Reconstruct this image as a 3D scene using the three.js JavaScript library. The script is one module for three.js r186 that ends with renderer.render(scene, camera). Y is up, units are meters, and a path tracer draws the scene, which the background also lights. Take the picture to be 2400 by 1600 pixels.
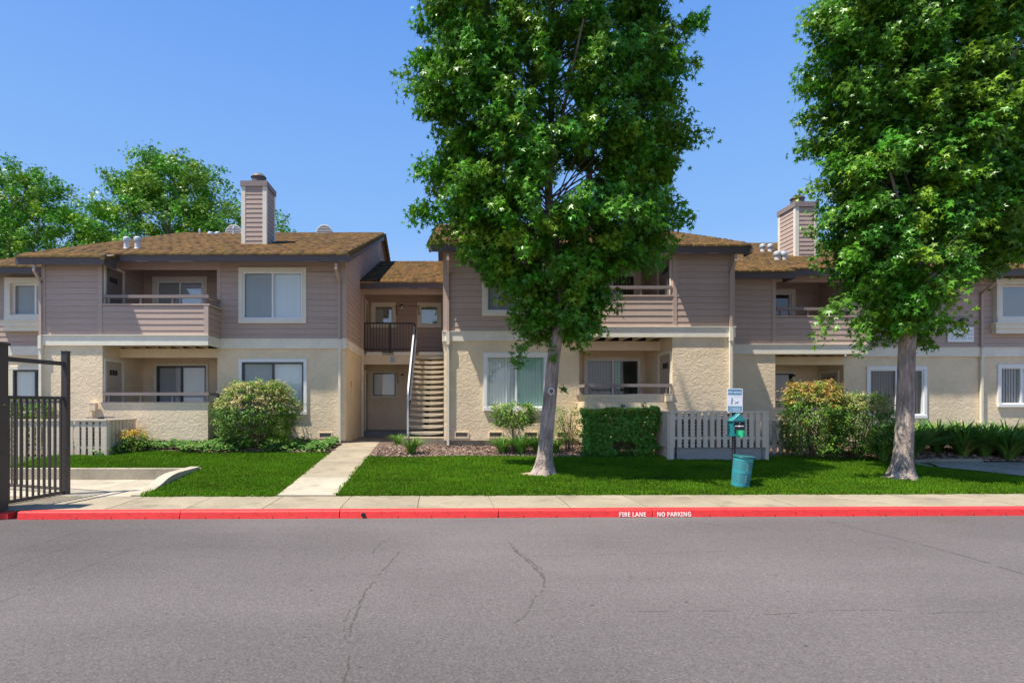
import * as THREE from 'three';
import { mergeGeometries } from 'three/addons/utils/BufferGeometryUtils.js';
import { FontLoader } from 'three/addons/loaders/FontLoader.js';
import { TextGeometry } from 'three/addons/geometries/TextGeometry.js';

// ------------------------------------------------------------------ camera, sky, sun, exposure
// Metres, y up. The camera stands in the road at x = 0, z = 0 and looks along -z; "d" below is the distance -z.
const scene = new THREE.Scene();
const EXPOSURE = 1.68;
const camera = new THREE.PerspectiveCamera(2 * Math.atan(800 / 1350) * 180 / Math.PI, 1.5, 0.1, 900);
camera.position.set(0, 1.69, 0);
camera.lookAt(0, 1.69, -10);
camera.setViewOffset(2400, 1600, 145, -150, 2400, 1600);   // shift lens: verticals stay upright
const SUN = new THREE.Vector3(-0.40, 1.0, 0.17).normalize();
{
  const W = 512, H = 256, a = new Float32Array(W * H * 4);
  const stops = [[-1, [.22, .24, .27]], [-.02, [.98, .96, .94]], [0, [1.02, 1.0, .98]], [.10, [.57, .72, .95]], [.27, [.27, .52, .97]], [.57, [.14, .35, .87]], [1, [.085, .25, .70]]];
  for (let j = 0; j < H; j++) {
    const y = Math.sin(((j + .5) / H - .5) * Math.PI);
    let k = 0; while (k < stops.length - 2 && y > stops[k + 1][0]) k++;
    const [y0, c0] = stops[k], [y1, c1] = stops[k + 1], t = Math.min(1, Math.max(0, (y - y0) / (y1 - y0)));
    for (let i = 0; i < W; i++) {
      const ph = ((i + .5) / W - .5) * 2 * Math.PI, cy = Math.sqrt(1 - y * y);
      const cs = Math.max(0, Math.cos(ph) * cy * SUN.x + y * SUN.y + Math.sin(ph) * cy * SUN.z);
      const glow = .10 * Math.pow(cs, 3);
      for (let c = 0; c < 3; c++) a[(j * W + i) * 4 + c] = ((c0[c] + (c1[c] - c0[c]) * t) + (y > 0 ? glow * [1, .95, .8][c] : 0)) / EXPOSURE;
      a[(j * W + i) * 4 + 3] = 1;
    }
  }
  const sky = new THREE.DataTexture(a, W, H, THREE.RGBAFormat, THREE.FloatType);
  sky.mapping = THREE.EquirectangularReflectionMapping; sky.magFilter = THREE.LinearFilter; sky.needsUpdate = true;
  scene.background = sky; scene.environment = sky;
}
const sun = new THREE.DirectionalLight(new THREE.Color(1, .935, .83), 5.0);
sun.position.copy(SUN).multiplyScalar(60).add(new THREE.Vector3(2, 0, -14)); sun.target.position.set(2, 0, -14);
sun.castShadow = true; sun.shadow.radius = 1.2; sun.shadow.mapSize.set(4096, 4096);
Object.assign(sun.shadow.camera, { left: -32, right: 32, top: 32, bottom: -32, near: 1, far: 140 });
scene.add(sun, sun.target);
const renderer = new THREE.WebGLRenderer({ antialias: true });
renderer.toneMapping = THREE.LinearToneMapping; renderer.toneMappingExposure = EXPOSURE; renderer.shadowMap.enabled = true;

// ------------------------------------------------------------------ helpers
function rng(seed) { let s = seed >>> 0; return () => { s = (s + 0x6D2B79F5) >>> 0; let t = Math.imul(s ^ (s >>> 15), 1 | s); t = (t + Math.imul(t ^ (t >>> 7), 61 | t)) ^ t; return ((t ^ (t >>> 14)) >>> 0) / 4294967296; }; }
const taken = new Map();
function numbered(n) { const k = taken.get(n) ?? 0; taken.set(n, k + 1); return k ? n + '_' + String(k).padStart(3, '0') : n; }
function tag(o, label, category, group, kind) { o.userData.label = label; o.userData.category = category; if (group) o.userData.group = group; if (kind) o.userData.kind = kind; return o; }
function thing(name, label, category, pos = [0, 0, 0], turn = 0, group) {
  const g = new THREE.Group(); g.name = numbered(name); g.position.set(...pos); g.rotation.y = turn; scene.add(g);
  return tag(g, label, category, group);
}
function mesh(name, geo, mat, parent, pos, rot) {
  const m = new THREE.Mesh(geo, mat); m.name = parent === scene ? numbered(name) : name; m.castShadow = m.receiveShadow = true;
  if (pos) m.position.set(...pos); if (rot) m.rotation.set(...rot);
  parent.add(m); return m;
}
function structure(name, geo, mat, pos, rot) { const m = mesh(name, geo, mat, scene, pos, rot); m.userData.kind = 'structure'; return m; }
function grp(name, parent, pos = [0, 0, 0], rotY = 0) { const g = new THREE.Group(); g.name = name; g.position.set(...pos); g.rotation.y = rotY; parent.add(g); return g; }
// box between two corners, uv in metres, cached by size
const boxes = new Map();
function boxGeo(w, h, d) {
  const key = [w, h, d].map((v) => v.toFixed(3)).join();
  if (!boxes.has(key)) {
    const g = new THREE.BoxGeometry(w, h, d), u = g.attributes.uv, s = [[d, h], [d, h], [w, d], [w, d], [w, h], [w, h]];
    for (let i = 0; i < 24; i++) { const f = s[i >> 2]; u.setXY(i, u.getX(i) * f[0], u.getY(i) * f[1]); }
    boxes.set(key, g);
  }
  return boxes.get(key);
}
function box(name, parent, mat, x0, x1, y0, y1, z0, z1) {
  return mesh(name, boxGeo(Math.abs(x1 - x0), Math.abs(y1 - y0), Math.abs(z1 - z0)), mat, parent, [(x0 + x1) / 2, (y0 + y1) / 2, (z0 + z1) / 2]);
}
const bx = (x0, x1, y0, y1, z0, z1) => boxGeo(Math.abs(x1 - x0), Math.abs(y1 - y0), Math.abs(z1 - z0)).clone().translate((x0 + x1) / 2, (y0 + y1) / 2, (z0 + z1) / 2);
function bar(a, b, w, h = w) {   // square bar between two points
  const A = new THREE.Vector3(...a), B = new THREE.Vector3(...b), L = A.distanceTo(B);
  const g = new THREE.BoxGeometry(w, h, L); const m = new THREE.Matrix4().lookAt(B, A, Math.abs(B.x - A.x) + Math.abs(B.z - A.z) < 1e-4 ? new THREE.Vector3(0, 0, 1) : new THREE.Vector3(0, 1, 0));
  return g.applyMatrix4(m).translate(...A.add(B).multiplyScalar(.5).toArray());
}
const merge = (list) => mergeGeometries(list.map((g) => g.index ? g.toNonIndexed() : g).map((g) => { for (const k of Object.keys(g.attributes)) if (!['position', 'normal', 'uv'].includes(k)) g.deleteAttribute(k); return g; }));

// ------------------------------------------------------------------ computed textures
function grid(seed, n) { const r = rng(seed), a = new Float32Array(n * n); for (let i = 0; i < a.length; i++) a[i] = r(); return a; }
const G64 = grid(11, 64);
function vnoise(x, y, per) {   // tileable value noise, per = period in cells (max 64)
  const xi = Math.floor(x), yi = Math.floor(y), fx = x - xi, fy = y - yi, sx = fx * fx * (3 - 2 * fx), sy = fy * fy * (3 - 2 * fy);
  const w = (v) => ((v % per) + per) % per, g = (i, j) => G64[w(j) * 64 + w(i)];
  return (g(xi, yi) * (1 - sx) + g(xi + 1, yi) * sx) * (1 - sy) + (g(xi, yi + 1) * (1 - sx) + g(xi + 1, yi + 1) * sx) * sy;
}
function fbm(u, v, f, oct) { let s = 0, a = .5, t = 0; for (let o = 0; o < oct; o++) { const p = Math.min(64, f); s += a * vnoise(u * p, v * p, p); t += a; a *= .5; f *= 2; } return s / t; }
function tex(n, fn, srgb, repeat = [1, 1], m = n) {
  const a = new Uint8Array(n * m * 4);
  for (let j = 0; j < m; j++) for (let i = 0; i < n; i++) { const c = fn(i / n, j / m, i, j), o = (j * n + i) * 4; for (let k = 0; k < 3; k++) a[o + k] = Math.max(0, Math.min(255, (Array.isArray(c) ? c[k] : c) * 255)); a[o + 3] = 255; }
  const t = new THREE.DataTexture(a, n, m); t.wrapS = t.wrapT = THREE.RepeatWrapping; t.magFilter = THREE.LinearFilter; t.minFilter = THREE.LinearMipmapLinearFilter; t.generateMipmaps = true;
  if (srgb) t.colorSpace = THREE.SRGBColorSpace; t.repeat.set(...repeat); t.needsUpdate = true; return t;
}
const stuccoBump = tex(768, (u, v) => {   // skip-trowelled plaster: short curved ridges
  const wx = fbm(u, v, 6, 2) * .35, wy = fbm(u + .37, v + .11, 6, 2) * .35;
  const a = Math.abs(fbm(u + wx, v + wy * .6, 16, 3) - .5) * 3, b = Math.abs(fbm(u * 1 + wy, v + wx, 8, 3) - .5) * 3;
  return Math.min(1, .55 * Math.pow(1 - Math.min(1, a), 3) + .35 * (1 - Math.min(1, b)) + .1 * fbm(u, v, 64, 1));
}, false, [1 / .95, 1 / .95]);
const mottle = tex(512, (u, v) => { const n = .86 + .14 * fbm(u, v, 5, 5) + .04 * (fbm(u, v, 48, 2) - .5); return [n, n * .995, n * .985]; }, true, [1 / 2.7, 1 / 2.7]);
const grainTex = tex(512, (u, v) => { const n = .90 + .07 * fbm(u, v * 8, 4, 4) + .05 * (fbm(u * 2, v * 16, 16, 2) - .5); return n; }, true, [1 / 1.3, 1 / 1.3]);
const grainBump = tex(512, (u, v) => fbm(u * 1, v * 8, 8, 4), false, [1 / 1.3, 1 / 1.3]);
const fineBump = tex(512, (u, v) => .6 * fbm(u, v, 64, 1) + .4 * fbm(u + .3, v + .2, 32, 2), false, [1 / .9, 1 / .9]);
const concreteMap = tex(1024, (u, v) => {
  const big = fbm(u, v, 4, 5), st = Math.pow(Math.max(0, fbm(u + .4, v + .2, 9, 4) - .52) * 2.1, 1.2), sp = fbm(u, v, 64, 1);
  const n = .76 + .22 * big - .22 * st + .05 * (sp - .5); return [n, n * .985, n * .95];
}, true, [1 / 3.1, 1 / 3.1]);
const barkMap = tex(512, (u, v) => { const f = fbm(u * 2, v * .5, 16, 4), p = fbm(u, v, 6, 4), n = .68 + .40 * (f - .5) + .42 * (p - .42); return [n, n * .965, n * .95]; }, true);
const barkBump = tex(512, (u, v) => .7 * Math.abs(fbm(u * 2, v * .5, 20, 4) - .5) * 2 + .3 * fbm(u, v, 40, 2), false);
const tileMap = tex(512, (u, v) => { const m = fbm(u, v, 7, 4), l = Math.max(0, fbm(u + .2, v + .6, 24, 3) - .55) * 2.2; const n = .62 + .5 * (m - .45); return [n + l * .5, n * .97 + l * .5, n * .92 + l * .2]; }, true, [1 / 1.7, 1 / 1.7]);
const kerbMap = tex(512, (u, v) => { const b = fbm(u, v, 5, 4), sc = Math.max(0, fbm(u * 2, v + .3, 11, 4) - .60) * 2.6, n = .92 + .10 * (b - .5) - sc; return [n, n - sc * .1 + Math.max(0, .35 - n) * .3, n]; }, true, [1 / 2.3, 1 / .5]);
// asphalt, 20.48 m x 10.24 m without a repeat in view, with its cracks
const ROAD_X0 = -10, ROAD_D0 = -1.2;
const asphaltMap = (() => {
  const W = 2048, H = 1024, lum = new Float32Array(W * H), tint = new Float32Array(W * H), r = rng(5);
  for (let j = 0; j < H; j++) for (let i = 0; i < W; i++) {
    const u = i / W, v = j / H, streak = fbm(u * .5, v * 2, 6, 4), big = fbm(u, v * .5, 5, 5);
    lum[j * W + i] = .63 + .30 * (big - .5) + .10 * (streak - .5) + (r() - .5) * .15 + (r() < .035 ? .16 * r() : 0) - (r() < .04 ? .2 * r() : 0);
  }
  const dab = (x, d, rad, k, g) => {
    const ci = (x - ROAD_X0) * 100, cj = (d - ROAD_D0) * 100, R = rad * 100;
    for (let j = Math.floor(cj - R); j <= cj + R; j++) for (let i = Math.floor(ci - R); i <= ci + R; i++) {
      if (i < 0 || j < 0 || i >= W || j >= H) continue; const q = Math.hypot(i - ci, j - cj) / Math.max(R, .7); if (q > 1) continue;
      lum[j * W + i] += (k - lum[j * W + i]) * (1 - q * q) * .8; tint[j * W + i] = Math.max(tint[j * W + i], g * (1 - q));
    }
  };
  const crack = (pts, rad, k, g, jit, gaps = .1) => {
    let wx = 0, wd = 0, on = 1;
    for (let s = 0; s < pts.length - 1; s++) {
      const [x0, d0] = pts[s], [x1, d1] = pts[s + 1], n = Math.ceil(Math.hypot(x1 - x0, d1 - d0) / .008);
      for (let t = 0; t < n; t++) {
        wx = wx * .97 + (r() - .5) * jit; wd = wd * .97 + (r() - .5) * jit; if (on ? r() < gaps * .12 : r() < .12) on = 1 - on;
        if (on) dab(x0 + (x1 - x0) * t / n + wx, d0 + (d1 - d0) * t / n + wd, rad * (.6 + .8 * r()), k, g * r());
      }
    }
  };
  crack([[-.6, 6.65], [-.68, 5.87], [-.75, 5.37], [-.77, 4.75], [-.76, 4.42], [-.73, 4.02], [-.67, 3.72], [-.64, 3.3]], .008, .42, 1, .010, .35);
  crack([[-.77, 7.36], [-.87, 7.02], [-.89, 6.55]], .009, .46, .2, .007, .3);
  crack([[.71, 7.36], [.74, 6.85], [.83, 6.37], [.89, 5.94], [.9, 5.57], [.84, 5.25], [.68, 4.96], [.59, 4.65], [.48, 4.46]], .008, .44, 1, .012, .35);
  crack([[-.74, 5.2], [-.80, 4.7], [-.78, 4.4], [-.75, 4.1]], .007, .46, 1, .012, .6);
  crack([[.72, 7.1], [.80, 6.45], [.91, 5.9], [.92, 5.6]], .012, .50, .3, .012, .5);
  crack([[.80, 6.6], [.9, 6.2], [.97, 5.8]], .008, .46, .3, .008, .4);
  crack([[1.51, 4.72], [2, 4.75], [2.3, 4.74], [2.61, 4.66], [3.19, 4.74], [3.58, 4.77], [3.73, 4.74], [3.78, 4.65], [4.05, 4.7], [4.43, 4.72]], .008, .44, .25, .005, .35);
  crack([[.94, 6.46], [2.19, 6.55], [3.25, 6.69]], .009, .50, .1, .006, .5);
  for (const p of [[[-5.08, 6.2], [-4.97, 7.88]], [[-4.64, 5.7], [-4.56, 7.36]], [[-3.88, 4.7], [-3.86, 5.34]], [[-3.85, 5.57], [-3.7, 7.42]]]) crack(p, .008, .40, 0, .0015, .15);
  crack([[5.5, 8.4], [5.66, 7.55], [5.78, 6.55], [5.73, 5.5]], .030, .57, 0, .006, .5);
  for (let k = 0; k < 90; k++) dab(-9 + 18 * r(), 3 + 5.6 * r(), .008 + .014 * r(), .36, .4 * r());
  return tex(W, (u, v, i, j) => { const l = lum[j * W + i], g = tint[j * W + i]; return [l * (1 - .05 * g), l * (.975 + .01 * g), l * (.985 - .32 * g)]; }, true, [1 / 20.48, 1 / 10.24], H);
})();
const asphaltBump = tex(512, (u, v) => .75 * fbm(u, v, 64, 1) + .25 * fbm(u + .5, v + .3, 40, 2), false, [1 / 1.1, 1 / 1.1]);

// ------------------------------------------------------------------ materials (linear base colours)
const C = (r, g, b) => new THREE.Color().setRGB(r, g, b);
const M = (c, o = {}) => new THREE.MeshStandardMaterial({ color: C(...c), roughness: .85, ...o });
const SID = [[.560, .415, .335], [.548, .405, .328], [.575, .427, .346]].map((c) => M(c, { map: grainTex, bumpMap: grainBump, bumpScale: .0015, roughness: .75 }));
const mSidingBack = M([.30, .21, .17]);
const mSidingTrim = M([.585, .440, .360], { map: grainTex, roughness: .75 });
const mStucco = M([.98, .79, .545], { map: mottle, bumpMap: stuccoBump, bumpScale: .006, roughness: .95 });
const mStuccoPlain = M([.96, .77, .53], { map: mottle, roughness: .95 });
const mCream = M([.96, .89, .74], { map: mottle, roughness: .7 });
const mWhite = M([.84, .83, .80], { roughness: .55 });
const mFascia = M([.105, .080, .074], { roughness: .6 });
const mSoffit = M([.30, .225, .19]);
const mRail = M([.30, .240, .222], { map: grainTex, roughness: .7 });
const mDarkMetal = M([.030, .026, .026], { roughness: .5, metalness: .2 });
const mGate = M([.075, .062, .057], { roughness: .5, metalness: .15 });
const mAlu = M([.10, .095, .09], { roughness: .45, metalness: .5 });
const mGalv = M([.50, .53, .55], { roughness: .5, metalness: .3 });
const mPipe = M([.60, .58, .58], { roughness: .6 });
const mConcrete = M([.385, .335, .250], { map: concreteMap, bumpMap: fineBump, bumpScale: .0012, roughness: .92 });
const mConcreteNew = M([.53, .48, .39], { map: concreteMap, bumpMap: fineBump, bumpScale: .001, roughness: .92 });
const mFoundation = M([.46, .40, .31], { map: concreteMap, roughness: .95 });
const mRed = M([.93, .045, .040], { map: kerbMap, bumpMap: fineBump, bumpScale: .003, roughness: .6 });
const mRoad = M([.272, .252, .236], { map: asphaltMap, bumpMap: asphaltBump, bumpScale: .0045, roughness: .95 });
const mGround = M([.16, .15, .13]);
const mSoil = M([.045, .08, .012], { map: mottle });
const mMulchBed = M([.155, .098, .070], { map: mottle, bumpMap: fineBump, bumpScale: .02 });
const mFence = M([.84, .70, .53], { map: grainTex, bumpMap: grainBump, bumpScale: .002, roughness: .85 });
const mGreyWood = M([.40, .38, .35], { map: grainTex, bumpMap: grainBump, bumpScale: .006, roughness: .95 });
const mBark = M([.80, .69, .60], { map: barkMap, bumpMap: barkBump, bumpScale: .02, roughness: .95 });
const mBlind = M([.86, .88, .88], { roughness: .8 });
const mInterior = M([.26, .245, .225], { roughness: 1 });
const mDoorTaupe = M([.225, .175, .155], { roughness: .7 });
const mDoorTan = M([.50, .42, .33], { roughness: .8 });
const mBlack = M([.02, .02, .02]);
const mGlass = new THREE.MeshPhysicalMaterial({ color: C(.93, .96, .95), transmission: 1, thickness: 0, roughness: .015, ior: 1.85 });
const mGreenGlass = new THREE.MeshPhysicalMaterial({ color: C(.62, .82, .74), transmission: 1, thickness: 0, roughness: .015, ior: 1.6 });
const mBlueGlass = new THREE.MeshPhysicalMaterial({ color: C(.80, .88, .93), transmission: 1, thickness: 0, roughness: .02, ior: 2.8 });
const mScreen = new THREE.MeshStandardMaterial({ color: C(.05, .05, .055), roughness: 1, transparent: true, opacity: .30 });
const mSteelTread = M([.60, .55, .46], { map: concreteMap, roughness: .9 });
const mTile = new THREE.MeshPhysicalMaterial({ map: tileMap, roughness: .95, vertexColors: true, specularIntensity: .25 });

// ------------------------------------------------------------------ ground
const KERB_D = 8.65, SKEW = 0.0213;                       // the kerb runs 1.2 degrees off the facades
const lawnFront = (x) => 10.08 + SKEW * x;
const groundY = (x, d) => .11 + .086 * (Math.min(Math.max(d, lawnFront(x)), 16.2) - lawnFront(x));
function sheet(x0, x1, d0, d1, nx, nd, yOf, uv = 1) {
  const p = [], u = [], idx = [];
  for (let j = 0; j <= nd; j++) for (let i = 0; i <= nx; i++) {
    const x = x0 + (x1 - x0) * i / nx, a = typeof d0 === 'function' ? d0(x) : d0, d = a + (d1 - a) * j / nd;
    p.push(x, yOf(x, d), -d); u.push((x - ROAD_X0) * uv, (d - ROAD_D0) * uv);
  }
  for (let j = 0; j < nd; j++) for (let i = 0; i < nx; i++) { const a = j * (nx + 1) + i, b = a + 1, c = a + nx + 1; idx.push(a, b, c, b, c + 1, c); }
  const g = new THREE.BufferGeometry(); g.setAttribute('position', new THREE.Float32BufferAttribute(p, 3)); g.setAttribute('uv', new THREE.Float32BufferAttribute(u, 2)); g.setIndex(idx); g.computeVertexNormals(); return g;
}
structure('ground', sheet(-300, 300, -300, 300, 4, 4, () => -.06), mGround);
{
  const g = sheet(-60, 60, -40, 8.9, 8, 8, () => 0); structure('road', g, mRoad);
}
const SX = (x) => x * 1;                                    // positions along the kerb frame
const walk = new THREE.Group(); walk.name = 'sidewalk'; walk.userData.kind = 'structure'; walk.position.set(0, 0, -KERB_D); walk.rotation.y = SKEW; scene.add(walk);
const kerb = new THREE.Group(); kerb.name = 'kerb'; kerb.userData.kind = 'structure'; kerb.position.set(0, 0, -KERB_D); kerb.rotation.y = SKEW; scene.add(kerb);
{
  const R = rng(21), xs = []; for (let x = -8.83; x < 24; x += 1.19) xs.push(x);
  for (let i = 0; i < xs.length - 1; i++) {
    const m = box('slab', walk, R() < .2 ? mConcreteNew : mConcrete, xs[i] + .006, xs[i + 1] - .006, -.05, .11 + (R() - .5) * .003, -1.46, -.21);
    m.geometry = m.geometry.clone(); const u = m.geometry.attributes.uv, o = R() * 7, q = R() * 5; for (let k = 0; k < u.count; k++) u.setXY(k, u.getX(k) + o, u.getY(k) + q);
    if (m.material === mConcreteNew) m.material = mConcrete;
  }
  box('joint_bed', walk, M([.16, .14, .11]), -9, 24, -.06, .098, -1.455, -.2);
  // kerb stones, slightly battered and rounded at the top edge
  const ks = [-6.42, -4.03, -1.66, .73, 3.07, 5.28, 7.16, 9.5, 11.9, 14.3, 16.7];
  const sec = new THREE.Shape(); sec.moveTo(0, -.06); sec.lineTo(0, .0); sec.lineTo(.018, .090); sec.quadraticCurveTo(.022, .112, .045, .113); sec.lineTo(.205, .113); sec.lineTo(.205, -.06);
  for (let i = 0; i < ks.length - 1; i++) {
    const L = ks[i + 1] - ks[i] - .014, g = new THREE.ExtrudeGeometry(sec, { depth: L, bevelEnabled: false, steps: Math.ceil(L / .12), curveSegments: 4 });
    const p = g.attributes.position; for (let k = 0; k < p.count; k++) { const n = fbm(p.getZ(k) * .13 + i * .3, p.getY(k) * 2, 12, 3) - .5; if (p.getX(k) < .1) p.setX(k, p.getX(k) + n * .008 + .003); p.setY(k, p.getY(k) + n * .006); }
    g.rotateY(Math.PI / 2); g.computeVertexNormals();
    mesh('kerb_stone', g, mRed, kerb, [ks[i] + .007, 0, 0]).rotation.y = 0;
  }
  // broken end of the kerb by the gate
  box('kerb_stone', kerb, mRed, -7.2, -6.56, -.06, .09, -.2, -.02); 
  // drain hole
  const hole = new THREE.CylinderGeometry(.032, .032, .05, 16); hole.rotateX(Math.PI / 2);
  mesh('drain_hole', hole, mBlack, kerb, [-1.30, .052, -.008]);
  // dry leaf litter line at the foot of the kerb
}
// stencilled lettering on the kerb face
{
  const sign = (text, x0, x1) => {
    const c = document.createElement('canvas'); c.width = 512; c.height = 72; const q = c.getContext('2d');
    q.clearRect(0, 0, 512, 72); q.fillStyle = '#f4efe8'; q.font = 'bold 92px sans-serif'; q.textBaseline = 'alphabetic';
    const w = q.measureText(text).width; q.save(); q.scale(512 / w, 1); q.fillText(text, 0, 70); q.restore();
    const t = new THREE.CanvasTexture(c); t.colorSpace = THREE.SRGBColorSpace;
    const g = new THREE.PlaneGeometry(x1 - x0, .072), m = mesh('painted_lettering', g, new THREE.MeshStandardMaterial({ color: C(.9, .88, .85), map: t, transparent: true, alphaTest: .45, roughness: .7 }), kerb, [(x0 + x1) / 2, .046, .0015], [-.19, 0, 0]);
    return m;
  };
  sign('FIRE LANE', 2.55, 2.97); sign('NO PARKING', 3.13, 3.66);
}
// lawn terrain, right of the ramp and behind it
structure('lawn', sheet(-5.36, 26, (x) => lawnFront(x) + .005, 27, 60, 60, groundY), mSoil);
structure('lawn', sheet(-20, -5.385, 12.36, 27, 20, 40, groundY), mSoil);
// sunken concrete landing by the gate, with its low retaining kerb
{
  const g = grp('landing_pad', scene); g.userData.kind = 'structure'; g.name = numbered('landing_pad');
  for (const [a, b] of [[-12, -8.2], [-8.2, -6.6], [-6.6, -5.56]]) box('slab', g, mConcreteNew, a + .005, b - .005, -.02, .112, -12.24, -10.0);
  const w = grp('retaining_kerb', scene); w.name = numbered('retaining_kerb'); tag(w, 'low pale concrete retaining wall around the sunken landing by the gate', 'retaining wall');
  box('back_wall', w, mConcreteNew, -12, -5.33, .0, .345, -12.42, -12.24);
  const s = new THREE.Shape(); s.moveTo(0, 0); s.lineTo(0, .125); s.quadraticCurveTo(.35, .14, .75, .27); s.quadraticCurveTo(1.0, .36, 1.35, .37); s.lineTo(2.235, .38); s.lineTo(2.235, 0);
  const e = new THREE.ExtrudeGeometry(s, { depth: .20, bevelEnabled: true, bevelSize: .012, bevelThickness: .012, bevelSegments: 2 }); e.rotateY(Math.PI / 2);
  mesh('side_wall', e, mConcreteNew, w, [-5.54, 0, -10.01]);
}
// the walk to the stairs
{
  const g = grp('front_walk', scene); g.name = numbered('front_walk'); g.userData.kind = 'structure';
  const ds = [10.03, 11.55, 13.2, 14.85, 16.25];
  for (let i = 0; i < 4; i++) {
    const a = ds[i], b = ds[i + 1], ya = groundY(-2.5, a) + .02, yb = groundY(-2.5, b) + .02, L = Math.hypot(b - a, yb - ya) - .012;
    mesh('slab', boxGeo(1.02, .12, L), i === 0 ? mConcreteNew : mConcrete, g, [-2.5, (ya + yb) / 2 - .06, -(a + b) / 2], [Math.atan2(yb - ya, b - a), 0, 0]);
  }
  box('slab', g, mConcrete, -2.99, -1.15, .4, .655, -18.9, -16.262);
  box('edging', g, mConcrete, -1.97, -1.2, .3, .60, -15.6, -15.42);
}
// side path at the right
{
  const pts = [[10.95, 13.15], [14.5, 13.3], [22, 13.2], [22, 9.9], [13.2, 10.75], [11.63, 11.72], [11.25, 12.2], [10.72, 12.6]];
  const s = new THREE.Shape(pts.map(([x, d]) => new THREE.Vector2(x, d))), g = new THREE.ShapeGeometry(s, 8), p = g.attributes.position;
  for (let i = 0; i < p.count; i++) { const x = p.getX(i), d = p.getY(i); p.setXYZ(i, x, groundY(x, d) + .035, -d); }
  g.computeVertexNormals(); const n = g.attributes.normal; for (let i = 0; i < n.count; i++) n.setXYZ(i, 0, 1, .08);
  structure('side_path', g, mConcrete);
  const c = new THREE.CatmullRomCurve3([[10.55, 12.55], [10.5, 12.95], [10.75, 13.3], [11.4, 13.42], [12.4, 13.45]].map(([x, d]) => new THREE.Vector3(x, groundY(x, d) + .005, -d)));
  tag(mesh('path_kerb', new THREE.TubeGeometry(c, 24, .07, 8), mConcrete, scene), 'rounded concrete kerb where the side path meets the strap leaved plants', 'kerb');
}

// ------------------------------------------------------------------ building kit
const PITCH = .36, THETA = Math.atan(PITCH);
const boardCache = new Map();
function boardGeo(xb0, xb1, xt0, xt1, h) {     // one lap-siding board: bottom edge proud of the top edge
  const key = [xb1 - xb0, xt0 - xb0, xt1 - xb0, h].map((v) => v.toFixed(3)).join();
  if (!boardCache.has(key)) {
    const W = xb1 - xb0, a = xt0 - xb0, b = xt1 - xb0, zb = .021, zt = .009;
    const V = [[0, 0, 0], [W, 0, 0], [W, 0, zb], [0, 0, zb], [a, h, 0], [b, h, 0], [b, h, zt], [a, h, zt]];
    const F = [[3, 2, 6, 7], [0, 1, 2, 3], [7, 6, 5, 4], [1, 5, 6, 2], [0, 3, 7, 4], [1, 0, 4, 5]], p = [], u = [];
    for (const f of F) for (const k of [0, 1, 2, 0, 2, 3]) { const v = V[f[k]]; p.push(...v); u.push(v[0] + boardCache.size * .37, v[1] + boardCache.size * .21 + v[2]); }
    const g = new THREE.BufferGeometry(); g.setAttribute('position', new THREE.Float32BufferAttribute(p, 3)); g.setAttribute('uv', new THREE.Float32BufferAttribute(u, 2)); g.computeVertexNormals();
    boardCache.set(key, g);
  }
  return boardCache.get(key);
}
const RB = rng(77);
// A wall in its own frame: x along it, y up, z outwards. outline is a polygon; holes are [x0, x1, y0, y1].
function wall(parent, name, at, turn, outline, holes, kind, boards) {
  const s = new THREE.Shape(outline.map(([x, y]) => new THREE.Vector2(x, y)));
  for (const [a, b, c, d] of holes) s.holes.push(new THREE.Path([[a, c], [a, d], [b, d], [b, c]].map(([x, y]) => new THREE.Vector2(x, y))));
  const g = new THREE.ExtrudeGeometry(s, { depth: .1, bevelEnabled: false }).translate(0, 0, -.1);
  const w = mesh(name, g, kind === 'siding' ? mSidingBack : kind, parent, at, [0, turn, 0]);
  if (kind !== 'siding') return w;
  const xs = outline.map((p) => p[0]), ys = outline.map((p) => p[1]), X0 = boards?.x0 ?? Math.min(...xs), X1 = boards?.x1 ?? Math.max(...xs), Y0 = Math.min(...ys), Y1 = boards?.y1 ?? Math.max(...ys), E = .160;
  for (let y = Y0; y < Y1 - .02; y += E) {
    const cuts = [y, Math.min(Y1, y + E)];
    for (const [, , c, d] of holes) for (const v of [c, d]) if (v > cuts[0] + .015 && v < cuts[cuts.length - 1] - .015) cuts.push(v);
    cuts.sort((a, b) => a - b);
    for (let k = 0; k < cuts.length - 1; k++) {
      const ya = cuts[k], yb = cuts[k + 1], mid = (ya + yb) / 2; let spans = [[X0, X1]];
      for (const [a, b, c, d] of holes) if (mid > c && mid < d) spans = spans.flatMap(([p, q]) => [[p, Math.min(q, a)], [Math.max(p, b), q]].filter(([m, n]) => n - m > .01));
      for (const [p, q] of spans) {
        const lb = boards?.clip ? Math.max(p, boards.clip(ya)) : p, lt = boards?.clip ? Math.max(p, boards.clip(yb)) : p;
        if (q - lb < .05 || q - lt < .02) continue;
        mesh('siding_board', boardGeo(lb, q, lt, q, yb - ya - .004), SID[Math.floor(RB() * 3)], w, [lb, ya, .001]);
      }
    }
  }
  return w;
}
const rect = (x0, x1, y0, y1) => [[x0, y0], [x1, y0], [x1, y1], [x0, y1]];
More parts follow.
